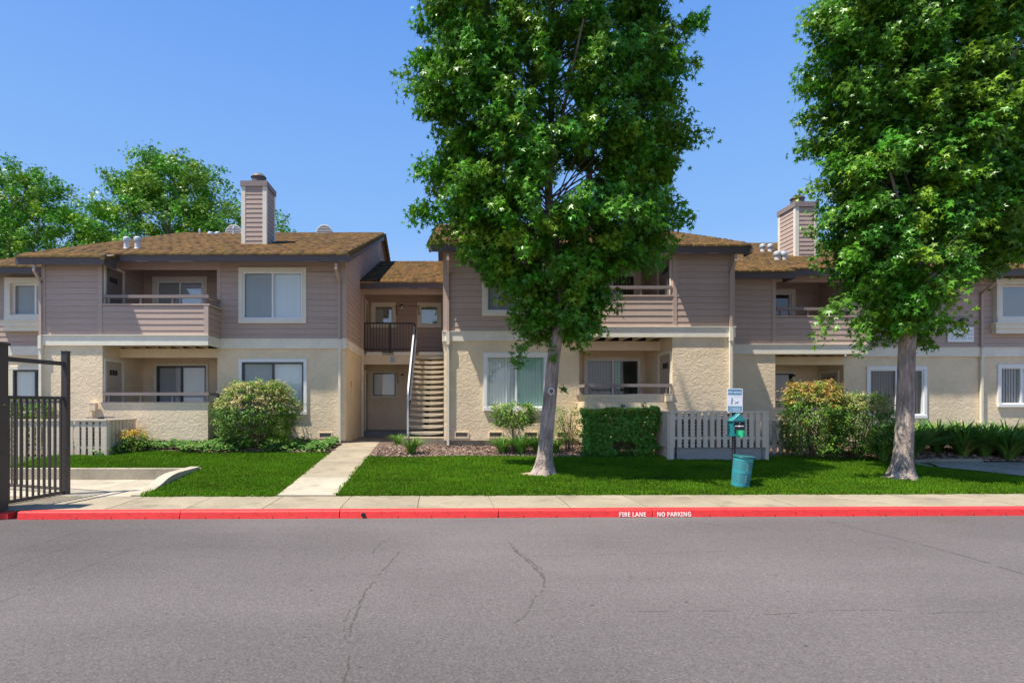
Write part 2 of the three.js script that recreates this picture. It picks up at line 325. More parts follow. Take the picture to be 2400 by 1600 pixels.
// A window or sliding door set in a wall hole; own frame as the wall's. o: trim width, mats, panes
function opening(parent, name, at, turn, w, h, o = {}) {
  const g = grp(name, parent, at, turn), t = o.trim ?? .085, tm = o.trimMat ?? mCream, fm = o.frame ?? mWhite, f = o.f ?? .045;
  const tz = o.proud ?? .045;
  if (t > 0) {
    box('trim', g, tm, -t, w + t, h, h + t, -.02, tz); if (!o.door) box('trim', g, tm, -t, w + t, -t, 0, -.02, tz + .012);
    box('trim', g, tm, -t, 0, o.door ? -.02 : 0, h, -.02, tz - .003); box('trim', g, tm, w, w + t, o.door ? -.02 : 0, h, -.02, tz - .003);
  }
  const fr = [bx(0, w, 0, f, -.07, .015), bx(0, w, h - f, h, -.07, .015), bx(0, f, f, h - f, -.07, .014), bx(w - f, w, f, h - f, -.07, .014)];
  const n = o.panes ?? 2; for (let k = 1; k < n; k++) fr.push(bx(w * k / n - f * .55, w * k / n + f * .55, f, h - f, -.07, .012));
  mesh('frame', merge(fr), fm, g);
  for (let k = 0; k < n; k++) {
    const a = w * k / n + (k ? f * .5 : f), b = w * (k + 1) / n - (k < n - 1 ? f * .5 : f);
    mesh('pane', new THREE.PlaneGeometry(b - a, h - 2 * f), (o.glass?.[k]) ?? mGlass, g, [(a + b) / 2, h / 2, -.035 + k * .012]);
    if (o.screen?.includes(k)) mesh('insect_screen', new THREE.PlaneGeometry(b - a, h - 2 * f), mScreen, g, [(a + b) / 2, h / 2, -.008]);
    if (o.grid?.includes(k)) mesh('glazing_bar', merge([bx(a + (b - a) * .66, a + (b - a) * .66 + .018, f, h - f, -.045, -.02), bx(a, b, h * .52, h * .52 + .014, -.044, -.021)]), fm, g);
  }
  // vertical blind behind the glass
  const bl = o.blind ?? [[0, 1]], r = rng(Math.round((at[0] * 13 + at[1] * 7 + w * 31) * 100) + 999), list = [];
  for (const [p, q] of bl) for (let x = p * w + .05; x < q * w - .05; x += .082) { const s = new THREE.PlaneGeometry(.088, h - 2 * f - .02, 1, 1); s.rotateY((o.twist ?? .35) + (r() - .5) * .12); s.translate(x, h / 2, -.085 + (r() - .5) * .006); list.push(s); }
  if (list.length) mesh('blind', merge(list), o.blindMat ?? mBlind, g);
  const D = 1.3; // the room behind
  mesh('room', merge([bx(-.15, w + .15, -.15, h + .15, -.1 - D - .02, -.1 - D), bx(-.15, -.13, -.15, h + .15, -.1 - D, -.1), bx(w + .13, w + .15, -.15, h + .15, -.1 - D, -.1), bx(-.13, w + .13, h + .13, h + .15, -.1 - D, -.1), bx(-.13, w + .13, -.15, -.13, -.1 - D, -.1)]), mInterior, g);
  return g;
}
// tiles
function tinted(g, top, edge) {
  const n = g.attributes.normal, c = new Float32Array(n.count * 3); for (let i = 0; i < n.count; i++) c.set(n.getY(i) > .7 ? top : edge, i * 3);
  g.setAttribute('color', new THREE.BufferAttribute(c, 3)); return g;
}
const TILE_W = .30, EXPO = .325;
const TILES = [0, 1, 2, 3, 4, 5].map((k) => {
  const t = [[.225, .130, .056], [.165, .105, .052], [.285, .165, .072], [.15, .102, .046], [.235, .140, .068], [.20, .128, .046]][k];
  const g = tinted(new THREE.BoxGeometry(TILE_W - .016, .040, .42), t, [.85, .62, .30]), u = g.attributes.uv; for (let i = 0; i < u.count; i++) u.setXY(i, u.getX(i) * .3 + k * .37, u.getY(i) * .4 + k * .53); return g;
});
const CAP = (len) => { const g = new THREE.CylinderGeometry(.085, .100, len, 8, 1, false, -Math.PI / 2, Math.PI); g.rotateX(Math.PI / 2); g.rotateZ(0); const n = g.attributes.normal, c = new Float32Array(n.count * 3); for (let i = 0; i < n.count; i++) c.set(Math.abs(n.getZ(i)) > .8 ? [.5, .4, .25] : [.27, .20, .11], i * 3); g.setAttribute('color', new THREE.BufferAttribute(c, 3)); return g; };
const capGeo = CAP(.36);
// one roof slope: deck from the eave (x0..x1 at height y, distance d) rising to the ridge at distance dr
function slope(parent, name, x0, x1, y, d, dr, singles, o = {}) {
  const L = (dr - d) / Math.cos(THETA), W = x1 - x0;
  const deck = mesh(name, boxGeo(W, .05, L).clone().translate(W / 2, -.025, -L / 2), mSoffit, parent, [x0, y, -d], [THETA, 0, 0]);
  const rows = Math.floor((L + .02) / EXPO), cols = Math.round(W / TILE_W), tw = W / cols, r = rng(Math.round(x0 * 91 + d * 17) + 5000), rest = []; let made = 0;
  const tilt = Math.atan(.038 / EXPO);
  for (let k = 0; k < rows; k++) for (let i = 0; i < cols + (k % 2 ? 1 : 0); i++) {
    let x = (i + .5 - (k % 2 ? .5 : 0)) * tw, sx = tw / TILE_W; if (x < tw * .3) { x = tw * .25; sx *= .5; } else if (x > W - tw * .3) { x = W - tw * .25; sx *= .5; }
    const pos = [x,   .044 + (r() - .5) * .008, -(k * EXPO + .17) + (r() - .5) * .014], rot = [-tilt * 0 + tilt, (r() - .5) * .012, (r() - .5) * .014], g = TILES[Math.floor(r() * 6)];
    if (o.skip && o.skip(x0 + x, k)) continue;
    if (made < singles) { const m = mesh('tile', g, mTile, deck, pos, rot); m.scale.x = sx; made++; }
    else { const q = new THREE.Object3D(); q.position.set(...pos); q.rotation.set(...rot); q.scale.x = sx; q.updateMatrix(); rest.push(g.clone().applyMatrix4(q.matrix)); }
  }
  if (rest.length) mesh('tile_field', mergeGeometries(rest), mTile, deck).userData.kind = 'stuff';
  for (const [side, x] of [['a', .02], ['b', W - .02]]) if (o.rake?.includes(side)) {
    for (let s = .1; s < L - .1; s += .3) mesh('rake_tile', capGeo, mTile, deck, [x, .02, -s - .1], [-.05, 0, 0]);
    mesh('barge_board', boxGeo(.04, .20, L), mFascia, deck, [side === 'a' ? x + .0 : x, -.115, -L / 2]);
  }
  if (o.ridge) for (let x = .1; x < W - .15; x += .31) mesh('ridge_tile', capGeo, mTile, deck, [x + .13, .03, -L], [0, Math.PI / 2 + (r() - .5) * .05, (r() - .5) * .05]);
  return { deck, L };
}
function downspout(parent, x, d, yTop, yMid, yBot, mats, back = .55) {   // gutter outlet, offset elbow back to the wall, drop down the wall; the lower half is painted like the stucco
  const w = .065, g = grp('downspout', parent, [x, 0, -d]);
  mesh('elbow', merge([bar([0, yTop, back], [0, yTop - .16, back], w), bar([0, yTop - .14, back], [0, yTop - .42, .05], w)]), mats[0], g);
  box('upper_pipe', g, mats[0], -w / 2, w / 2, yMid + .1, yTop - .38, .02, .085);
  box('joint', g, mats[1], -w * .62, w * .62, yMid - .22, yMid + .12, .012, .11);
  box('lower_pipe', g, mats[1], -w / 2, w / 2, yBot, yMid - .22, .02, .085);
}
function chimney(parent, x0, w, dF, depth, yBase, yTop) {
  const c = mesh('chimney', bx(x0, x0 + w, yBase, yTop - .16, -dF - depth, -dF), mSidingBack, parent);
  const faces = [[[x0, 0, -dF], 0, w], [[x0 + w, 0, -dF], Math.PI / 2, depth], [[x0, 0, -dF - depth], -Math.PI / 2, depth]];
  for (const [at, turn, W] of faces) for (let y = yBase + .05; y < yTop - .2; y += .145) {
    const h = Math.min(.141, yTop - .17 - y); const m = mesh('siding_board', boardGeo(.09, W - .09, .09, W - .09, h), SID[Math.floor(RB() * 3)], c, at, [0, turn, 0]); m.position.y = y; m.translateX(.09); 
  }
  for (const [px, pz] of [[x0, -dF], [x0 + w, -dF], [x0, -dF - depth], [x0 + w, -dF - depth]]) box('corner_trim', c, mCream, px - (px > x0 ? .10 : .025), px + (px > x0 ? .025 : .10), yBase - .25, yTop - .16, pz - (pz > -dF - .01 ? .10 : .025), pz + (pz > -dF - .01 ? .025 : .10));
  box('cap_band', c, mRail, x0 - .05, x0 + w + .05, yTop - .17, yTop, -dF - depth - .05, -dF + .05);
  const fl = new THREE.CylinderGeometry(.21, .22, .30, 20); mesh('flue', fl, mFascia, c, [x0 + w / 2, yTop + .14, -dF - depth / 2]);
  mesh('flue_cap', new THREE.SphereGeometry(.27, 20, 6, 0, Math.PI * 2, 0, Math.PI / 2.8), mFascia, c, [x0 + w / 2, yTop + .15, -dF - depth / 2]);
}
function ventPipe(parent, x, d, y, h = .32, r = .075) {
  const g = grp('vent_pipe', parent, [x, y, -d]);
  mesh('pipe', new THREE.CylinderGeometry(r, r * 1.08, h + .3, 14), mPipe, g, [0, h / 2 - .15, 0]);
  mesh('hood', new THREE.LatheGeometry([[r * 1.0, -.10], [r * 1.32, -.08], [r * 1.36, .02], [r * .9, .05], [0, .055]].map(([a, b]) => new THREE.Vector2(a, b)), 14), mGalv, g, [0, h, 0]);
  mesh('flashing', new THREE.CylinderGeometry(r * 1.5, r * 2.1, .05, 14), mGalv, g, [0, .0, 0]);
}
function louvreVent(parent, x, d, y) {      // half-round gable louvre standing on the roof
  const g = grp('roof_louvre', parent, [x, y, -d]);
  mesh('hood', new THREE.CylinderGeometry(.34, .34, .3, 20, 1, false, -Math.PI / 2, Math.PI).rotateX(-Math.PI / 2).translate(0, -.05, -.17), mPipe, g);
  mesh('hood_back', new THREE.CircleGeometry(.30, 20, 0, Math.PI), mBlack, g, [0, -.03, .0]);
  mesh('rim', new THREE.TorusGeometry(.325, .02, 6, 20, Math.PI), mPipe, g, [0, -.03, .0]);
  for (let k = 0; k < 5; k++) { const yy = -.03 + k * .065, hw = Math.sqrt(Math.max(0, .31 * .31 - (k * .065) ** 2)); box('slat', g, mPipe, -hw, hw, yy - .012, yy + .02, .0, .03); }
}
function wallVent(parent, x, d, y) {
  const g = grp('crawl_vent', parent, [x, y, -d]);
  box('frame', g, mStuccoPlain, -.19, .19, -.09, -.06, 0, .025); box('frame', g, mStuccoPlain, -.19, .19, .06, .085, 0, .02); box('frame', g, mStuccoPlain, -.19, -.16, -.06, .06, 0, .02); box('frame', g, mStuccoPlain, .16, .19, -.06, .06, 0, .02);
  box('screen', g, M([.18, .16, .13]), -.16, .16, -.06, .06, .001, .004);
}
function wallLamp(parent, x, y, d, z = 0) {
  const g = grp('wall_lamp', parent, [x, y, -d + z]);
  mesh('cap', new THREE.CylinderGeometry(.035, .055, .06, 12), mBlack, g, [0, .1, .07]); box('back_plate', g, mBlack, -.04, .04, -.06, .12, 0, .02);
  mesh('glass_shade', new THREE.CylinderGeometry(.045, .04, .13, 12), M([.78, .76, .70], { roughness: .3 }), g, [0, .01, .07]);
}
const font = await new FontLoader().loadAsync('fonts/droid/droid_serif_bold.typeface.json');
function digits(parent, text, x, y, d) {    // house numbers set one below the other
  const g = grp('unit_number', parent, [x, y, -d]);
  [...text].forEach((ch, k) => mesh('digit', new TextGeometry(ch, { font, size: .085, depth: .008, curveSegments: 4 }), mBlack, g, [-.03 + k * .012, -k * .125, 0]));
}
// Balcony block: storage bay and balcony stand forward of the main wall.
// c.s = +1: storage at the left, main wall at the right; -1: mirrored.
function block(T, c) {
  const s = c.s, X = (l) => c.ox + s * l, lo = (a, b) => Math.min(X(a), X(b)), hi = (a, b) => Math.max(X(a), X(b));
  const B = (n, m, a, b, y0, y1, d0, d1) => box(n, T, m, lo(a, b), hi(a, b), y0, y1, -d1, -d0);
  const { ls, lb, lm, le, dF, dM, dB, b0, b1, base, capU, capL, eaveF, eaveM } = c;
  const fw = (n, a, b, d, y0, y1, holes, kind, bo) => {      // front-facing wall in block coordinates
    const x0 = lo(a, b), hs = holes.map(([p, q, u, v]) => [lo(p, q) - x0, hi(p, q) - x0, u, v]);
    return wall(T, n, [x0, 0, -d], 0, rect(0, hi(a, b) - x0, y0, y1), hs, kind, bo);
  };
  // storage bay
  fw('siding_wall', 0, ls, dF, b1 - .02, eaveF, [], 'siding', { x0: .09, x1: Math.abs(ls) - .09 });
  B('corner_board', mSidingTrim, 0, .10, b1, eaveF, dF - .032, dF + .05); B('corner_board', mSidingTrim, ls - .10, ls + .001, b1, eaveF, dF - .03, dF + .05);
  fw('stucco_wall', 0, ls, dF, base, b0 + .02, [], mStucco);
  // outer side of the storage bay and the flank down to the back
  wall(T, 'side_wall', [X(0) , 0, s > 0 ? -dB - 7 : -dF - .1], s > 0 ? -Math.PI / 2 : Math.PI / 2, rect(0, dB + 7 - dF - .1, base, eaveF + .05), [], mSidingTrim);
  // storage inner side with its doors (faces the balcony)
  const door = [dF + .13, dF + .93];
  const side = (y0, y1, kind, yd, top) => {
    const t = s > 0 ? Math.PI / 2 : -Math.PI / 2, at = s > 0 ? [X(ls), 0, -dF - .1] : [X(ls), 0, -dB];
    const h = s > 0 ? [door[0] - dF - .1, door[1] - dF - .1] : [dB - door[1], dB - door[0]];
    wall(T, kind === 'siding' ? 'siding_wall' : 'stucco_wall', at, t, rect(0, dB - dF - .1, y0, y1), [[h[0], h[1], yd, top]], kind);
    const g = grp('closet_door', T, s > 0 ? [X(ls), 0, -door[0]] : [X(ls), 0, -door[1]], t), W = door[1] - door[0];
    box('door_leaf', g, kind === 'siding' ? mDoorTaupe : mDoorTan, 0, W, yd, top, -.06, -.02);
    box('trim', g, mCream, -.07, W + .07, top, top + .07, 0, .03); box('trim', g, mCream, -.07, 0, yd, top, 0, .028); box('trim', g, mCream, W, W + .07, yd, top, 0, .028);
    for (let k = 0; k < 3; k++) box('vent_slot', g, mBlack, W * .28 + k * .125, W * .28 + k * .125 + .095, top - .36, top - .22, -.02, -.012);
  };
  side(b1 - .1, eaveF + .15, 'siding', b1 - .05, b1 + 1.86); side(base, b1 - .12, mStuccoPlain, base + .35, b0 - .40);
  // back wall of the balcony with sliding doors
  const du = c.doorU, dl = c.doorL;
  fw('siding_wall', ls, lm, dB, b1 - .1, eaveM + .1, [[du[0], du[1], b1 - .06, c.doorTopU]], 'siding');
  fw('stucco_wall', ls, lm, dB, base, b1 - .12, [[dl[0], dl[1], base + .35, c.doorTopL]], mStuccoPlain);
  opening(T, 'sliding_door', [lo(du[0], du[1]), b1 - .06, -dB], 0, Math.abs(du[1] - du[0]), c.doorTopU - b1 + .06, { trim: .13, door: true, frame: mWhite, f: .05, ...c.doorUo });
  opening(T, 'sliding_door', [lo(dl[0], dl[1]), base + .35, -dB], 0, Math.abs(dl[1] - dl[0]), c.doorTopL - base - .35, { trim: .075, door: true, frame: c.lowFrame ?? mAlu, f: .045, ...c.doorLo });
  // flank of the main wall inside the recess
  B('recess_side', mSidingTrim, lm, lm + .1, b1, eaveM, dM + .11, dB); B('recess_side', mStuccoPlain, lm, lm + .1, base, b1 - .12, dM + .11, dB);
  if (c.sideDoor) {      // entrance door in the flank of the recess
    const g = grp('entrance_door', T, [X(lm) - .002, base + .35, -dB + .12], -Math.PI / 2), H = 1.95;
    box('door_leaf', g, mDoorTan, 0, .78, 0, H, -.02, .004); box('trim', g, mCream, -.08, .86, H, H + .08, -.02, .03); box('trim', g, mCream, -.08, 0, 0, H, -.02, .028); box('trim', g, mCream, .78, .86, 0, H, -.02, .028);
    box('glazing', g, M([.12, .13, .12], { roughness: .1 }), .14, .64, .5, H - .12, .004, .010); for (let k = 1; k < 4; k++) box('glazing_bar', g, mDoorTan, .14 + k * .125 - .012, .14 + k * .125 + .012, .5, H - .12, .010, .016);
    wallLamp(T, X(lm) - .85, 2.55, dB, .0);
  }
  // balcony floor, joists, beam
  B('balcony_floor', mRail, ls, lb - .03, b1 - .115, b1 - .05, dF + .05, dB - .01);
  const nj = Math.round(Math.abs(lb - ls) / .40); for (let k = 1; k <= nj; k++) { const l = ls + (lb - ls) * k / (nj + 1); B('joist', mStuccoPlain, l - .02, l + .02, b0 + .0, b1 - .116, dF + .05, dM - .02); }
  B('beam', mStuccoPlain, ls, lm, b0 - .25, b0 + .0, dM - .01, dM + .13);
  B('ceiling', mStuccoPlain, ls, lm, b0 - .02, b0 - .005, dM + .13, dB);
  B('header_beam', mSidingTrim, ls, lm + .02, eaveM - .38, eaveM - .14, dM - .02, dM + .1);
  B('ceiling', mSoffit, ls, lm, eaveM - .16, eaveM - .14, dM + .1, dB);
  // upper parapet
  fw('siding_wall', ls + .002, lb, dF, b1 - .02, capU - .04, [], 'siding', { x0: s > 0 ? 0 : .10, x1: Math.abs(lb - ls) - (s > 0 ? .10 : 0) });
  B('corner_board', mSidingTrim, lb - .10, lb + .022, b1, capU - .04, dF - .030, dF + .07);
  { const len = dM - dF - .1, t = s > 0 ? Math.PI / 2 : -Math.PI / 2; wall(T, 'siding_wall', [X(lb), 0, s > 0 ? -dF - .1 : -dM], t, rect(0, len, b1 - .02, capU - .04), [], 'siding'); }
  B('parapet_cap', mSidingTrim, ls - .02, lb + .06, capU - .04, capU, dF - .036, dF + .13); B('parapet_cap', mSidingTrim, lb - .12, lb + .058, capU - .041, capU - .001, dF + .13, dM + .05);
  // lower patio wall
  fw('stucco_wall', ls + .002, lb, dF, c.patioBase, capL - .05, [], mStucco);
  { const len = dM - dF - .1, t = s > 0 ? Math.PI / 2 : -Math.PI / 2; wall(T, 'stucco_wall', [X(lb), 0, s > 0 ? -dF - .1 : -dM], t, rect(0, len, c.patioBase, capL - .05), [], mStucco); }
  B('parapet_cap', mCream, ls - .04, lb + .04, capL - .05, capL - .012, dF - .018, dF + .13); B('parapet_cap', mCream, lb - .1, lb + .038, capL - .051, capL - .013, dF + .13, dM - .005);
  B('cap_strip', mRail, ls - .04, lb + .07, capL - .012, capL + .012, dF - .034, dF + .13); B('cap_strip', mRail, lb - .1, lb + .068, capL - .013, capL + .011, dF + .13, dM - .006);
  B('foundation', mFoundation, ls, lb - .05, .2, c.patioBase - .07, dF + .06, dM);  B('patio_floor', mFoundation, ls, lm, base + .2, base + .33, dF + .1, dB);
  // rails
  for (const [y, extra] of [[capU + .235, 0], [capL + .265, .0]]) {
    const g = grp('balcony_rail', T); const r2 = (n, a, b, y0, y1, d0, d1) => box(n, g, mRail, lo(a, b), hi(a, b), y0, y1, -d1, -d0);
    r2('top_rail', ls + .02, lb + .03, y - .08, y, dF - .03, dF + .06); r2('top_rail', lb - .06, lb + .028, y - .081, y - .001, dF + .06, dM - .08);
    for (let k = 0; k < 4; k++) { const l = ls + .16 + (lb - ls - .26) * k / 3; r2('baluster', l - .025, l + .025, y - .27, y - .08, dF + .0, dF + .05); }
    r2('baluster', lb - .05, lb + .0, y - .27, y - .08, dM - .17, dM - .12);
  }
  // main wall
  const wu = c.winU, wl = c.winL;
  fw('siding_wall', lm, le, dM, b1 - .02, eaveM, [[wu[0], wu[1], wu[2], wu[3]], ...(c.moreU ?? [])], 'siding', { x0: .10, x1: Math.abs(le - lm) - .10 });
  B('corner_board', mSidingTrim, lm - .001, lm + .10, b1, eaveM, dM - .03, dM + .05); B('corner_board', mSidingTrim, le - .10, le + .022, b1, eaveM, dM - .032, dM + .10);
  fw('stucco_wall', lm, le, dM, c.mainBase, b0 + .02, [[wl[0], wl[1], wl[2], wl[3]], ...(c.moreL ?? [])], mStucco);
  B('foundation', mFoundation, lm, le, .2, c.mainBase + .01, dM + .03, dM + .3);
  opening(T, 'window', [lo(wu[0], wu[1]), wu[2], -dM], 0, Math.abs(wu[1] - wu[0]), wu[3] - wu[2], { trim: .12, screen: [0], ...c.winUo });
  opening(T, 'window', [lo(wl[0], wl[1]), wl[2], -dM], 0, Math.abs(wl[1] - wl[0]), wl[3] - wl[2], { trim: .085, screen: [0], ...c.winLo });
  // white belt between the storeys
  B('belt_board', mCream, -.01, lb + .025, b0, b1, dF - .045, dF + .01); B('belt_board', mCream, lb, lb + .024, b0 + .001, b1 - .001, dF + .01, dM - .045);
  B('belt_board', mCream, lb + .026, le + .045, b0, b1, dM - .045, dM - .003);
  B('drip_edge', mCream, -.02, lb + .035, b1, b1 + .018, dF - .07, dF - .002); B('drip_edge', mCream, lb + .036, le + .05, b1, b1 + .018, dM - .065, dM - .003);
}
function gableSide(T, x, turn, dM, yTop0, ridgeL, b0, b1, base, reach) {  // flank with the gable; yTop0: roof underside above the front corner
  const back = ridgeL * 2 - .2, at = turn > 0 ? [x, 0, -dM - .1] : [x, 0, -dM - back - .1], flip = turn > 0 ? (v) => v : (v) => back - v;
  const top = [[0, yTop0], [ridgeL, yTop0 + PITCH * ridgeL], [back, yTop0 + PITCH * .2]].map(([a, b]) => [flip(a), b]);
  const out = [[flip(0), b1 - .02], [flip(back), b1 - .02], top[2], top[1], top[0]];
  wall(T, 'siding_wall', at, turn, turn > 0 ? out : out.reverse(), [], 'siding', turn > 0 ? { x0: .0, x1: reach, y1: yTop0 + PITCH * (reach) - .05, clip: (y) => (y - yTop0) / PITCH + .02 } : { x0: back - 3.4, x1: back, y1: yTop0 });
  wall(T, 'stucco_wall', at, turn, rect(0, back, base, b0 + .02), [], mStuccoPlain);
  wall(T, 'belt_board', [at[0] + (turn > 0 ? .045 : -.045), 0, at[2]], turn, rect(0, back, b0, b1), [], mCream);
}

// ------------------------------------------------------------------ the buildings
const boxWindow = (T, x0, x1, y0, y1, d, more = {}) => {     // window in a projecting frame with a stepped shelf below
  opening(T, 'window', [x0, y0, -d], 0, x1 - x0, y1 - y0, { trim: .17, proud: .16, screen: [0], f: .05, ...more });
  box('window_shelf', T, mCream, x0 - .30, x1 + .30, y0 - .20, y0 - .17, -d, -d + .24); box('window_shelf', T, mCream, x0 - .24, x1 + .24, y0 - .34, y0 - .20, -d, -d + .2); box('window_shelf', T, mCream, x0 - .20, x1 + .20, y0 - .48, y0 - .34, -d, -d + .16);
};
const fasciaFront = (T, x0, x1, yTop, d) => box('fascia', T, mFascia, x0, x1, yTop - .19, yTop + .006, -d - .035, -d + .012);
// left block
{
  const T = thing('apartment_building', 'taupe and cream two storey apartment block with chimney, left of the stairs', 'building', [0, 0, 0], 0, 'apartment blocks');
  block(T, { ox: -10.8, s: 1, ls: 1.6, lb: 4.39, lm: 4.3, le: 7.87, dF: 15.23, dM: 16.07, dB: 17.25, b0: 3.275, b1: 3.535, base: .45, capU: 4.376, capL: 1.77, patioBase: .765, mainBase: .71, eaveF: 5.58, eaveM: 5.86,
    doorU: [2.02, 3.40], doorTopU: 5.41, doorL: [2.01, 3.49], doorTopL: 2.875, winU: [5.02, 6.67, 4.10, 5.415], winL: [4.99, 6.715, 1.525, 2.90], winLo: { frame: mAlu, trimMat: mWhite }, doorUo: { screen: [0], blind: [[.02, .98]], glass: [mGlass, mBlueGlass] }, doorLo: { screen: [0] } });
  gableSide(T, -2.93, Math.PI / 2, 16.07, 5.905, 8.05, 3.275, 3.535, .45, 7.9);
  const f = slope(T, 'roof', -11.24, -2.77, 5.745, 15.49, 24.2, 290, { rake: ['b'], ridge: true });
  slope(T, 'roof', -11.24, -9.0, 5.745 - PITCH * .59 - .004, 14.90, 15.485, 20);
  mesh('roof_back', boxGeo(8.5, .06, 9.6).clone().translate(4.25, -.03, 4.8), mSoffit, T, [-11.24, 8.896, -24.22], [Math.PI - THETA, 0, 0]).rotation.set(-THETA, 0, 0);
  T.children[T.children.length - 1].geometry = boxGeo(8.5, .06, 9.6).clone().translate(4.25, -.03, -4.8);
  for (let k = 0; k < 12; k++) { const s = .3 * k + .15; mesh('rake_tile', capGeo, mTile, T, [-2.79, 8.91 - s * Math.sin(THETA), -24.22 - s * Math.cos(THETA)], [-THETA, 0, 0]); }
  fasciaFront(T, -8.98, -2.73, 5.74, 15.49); fasciaFront(T, -11.26, -8.96, 5.528, 14.90); box('fascia', T, mFascia, -9.0, -8.962, 5.34, 5.60, -15.47, -14.92);
  for (let k = 0; k < 2; k++) mesh('rake_tile', capGeo, mTile, T, [-8.99, 5.58 + k * .085, -15.03 - k * .27], [THETA, 0, 0]);
  chimney(T, -6.5, .74, 18.0, .86, 6.50, 8.70);
  ventPipe(T, -9.30, 16.55, 6.16); ventPipe(T, -8.99, 16.55, 6.16);
  for (const [x, d, h, r] of [[-10.1, 23.2, .22, .03], [-9.66, 23.2, .1, .09], [-9.37, 23.2, .1, .09], [-8.65, 23.0, .34, .035], [-8.33, 23.2, .12, .08]]) ventPipe(T, x, d, 5.745 + PITCH * (d - 15.49), h, r);
  louvreVent(T, -9.0, 23.9, 8.88); louvreVent(T, -5.23, 23.9, 8.88);
  downspout(T, -3.08, 16.07, 5.52, 3.40, .66, [mSidingTrim, mCream], .54); downspout(T, -10.80, 15.23, 5.34, 3.40, .5, [mSidingTrim, mCream], .29);
  wallVent(T, -3.48, 16.07, .86);
  // fire extinguisher notice and conduit on the flank
  const n = grp('notice', T, [-2.925, 0, -17.0], Math.PI / 2); box('red_panel', n, M([.6, .02, .02]), -.06, .06, 2.26, 2.40, .002, .008); box('white_panel', n, mWhite, -.055, .055, 1.98, 2.258, .002, .007);
  for (let k = 0; k < 4; k++) box('letter', n, mBlack, -.02, .02, 2.20 - k * .06, 2.235 - k * .06, .007, .009); for (const [a, b] of [[-.03, -.012], [.012, .03]]) box('letter', n, mWhite, a, b, 2.28, 2.38, .008, .0095);
  mesh('conduit', merge([bar([-2.91, 1.95, -17.05], [-2.91, 1.38, -17.05], .02), bar([-2.91, 1.38, -17.05], [-2.91, 1.36, -16.95], .04)]), mStuccoPlain, T);
  for (const [y0, y1, d0, d1] of [[3.47, 5.25, 19.75, 20.4], [.85, 2.8, 19.75, 20.4]]) { const g = grp('entrance_door', T, [-2.925, 0, -d0], Math.PI / 2), w = d1 - d0; box('door_leaf', g, mDoorTan, .07, w - .07, y0, y1, 0, .015); box('trim', g, mCream, 0, .07, y0, y1, 0, .03); box('trim', g, mCream, w - .07, w, y0, y1, 0, .03); box('trim', g, mCream, 0, w, y1, y1 + .09, 0, .031); }
}
// right block
{
  const T = thing('apartment_building', 'taupe and cream two storey apartment block directly behind the tall middle tree', 'building', [0, 0, 0], 0, 'apartment blocks');
  block(T, { ox: 7.22, s: -1, ls: 1.57, lb: 3.76, lm: 3.74, le: 7.39, dF: 14.62, dM: 15.5, dB: 16.68, b0: 3.42, b1: 3.67, base: .5, capU: 4.49, capL: 1.975, patioBase: .93, mainBase: .75, eaveF: 5.70, eaveM: 6.0, lowFrame: mWhite,
    doorU: [1.84, 3.22], doorTopU: 5.48, doorL: [1.735, 3.285], doorTopL: 3.02, winU: [4.59, 6.242, 4.216, 5.52], winL: [4.655, 6.235, 1.635, 3.02], winLo: { trimMat: mWhite, grid: [0], glass: [mGlass, mGreenGlass], screen: [], blind: [[0, 1]] },
    doorUo: { twist: 1.1, blind: [[.5, .98]] }, doorLo: { screen: [0], glass: [mGlass, mGreenGlass], blind: [[.02, .7]] } });
  gableSide(T, -.17, -Math.PI / 2, 15.5, 6.05, 8.7, 3.42, 3.67, .45, 8);
  slope(T, 'roof', -.54, 7.46, 5.875, 14.92, 24.2, 290, { rake: ['a'], ridge: true });
  slope(T, 'roof', 5.45, 7.46, 5.875 - PITCH * .63 - .004, 14.29, 14.915, 20);
  mesh('roof_back', boxGeo(8, .06, 9.6).clone().translate(4, -.03, -4.8), mSoffit, T, [-.54, 9.23, -24.22], [-THETA, 0, 0]);
  fasciaFront(T, -.56, 5.43, 5.87, 14.92); fasciaFront(T, 5.41, 7.49, 5.643, 14.29); box('fascia', T, mFascia, 5.414, 5.45, 5.45, 5.72, -14.90, -14.31);
  for (let k = 0; k < 2; k++) mesh('rake_tile', capGeo, mTile, T, [5.44, 5.69 + k * .095, -14.41 - k * .28], [THETA, 0, 0]);
  box('barge_board', T, mFascia, 7.44, 7.49, 5.46, 5.64, -14.6, -14.25);
  louvreVent(T, 1.35, 23.9, 9.2);
  downspout(T, -.06, 15.5, 5.62, 3.54, .62, [mSidingTrim, mCream], .54); downspout(T, 7.10, 14.62, 5.44, 3.54, .5, [mSidingTrim, mCream], .29);
  for (const x of [.31, 1.23, 2.18, 3.05]) wallVent(T, x, 15.5, .90);
}
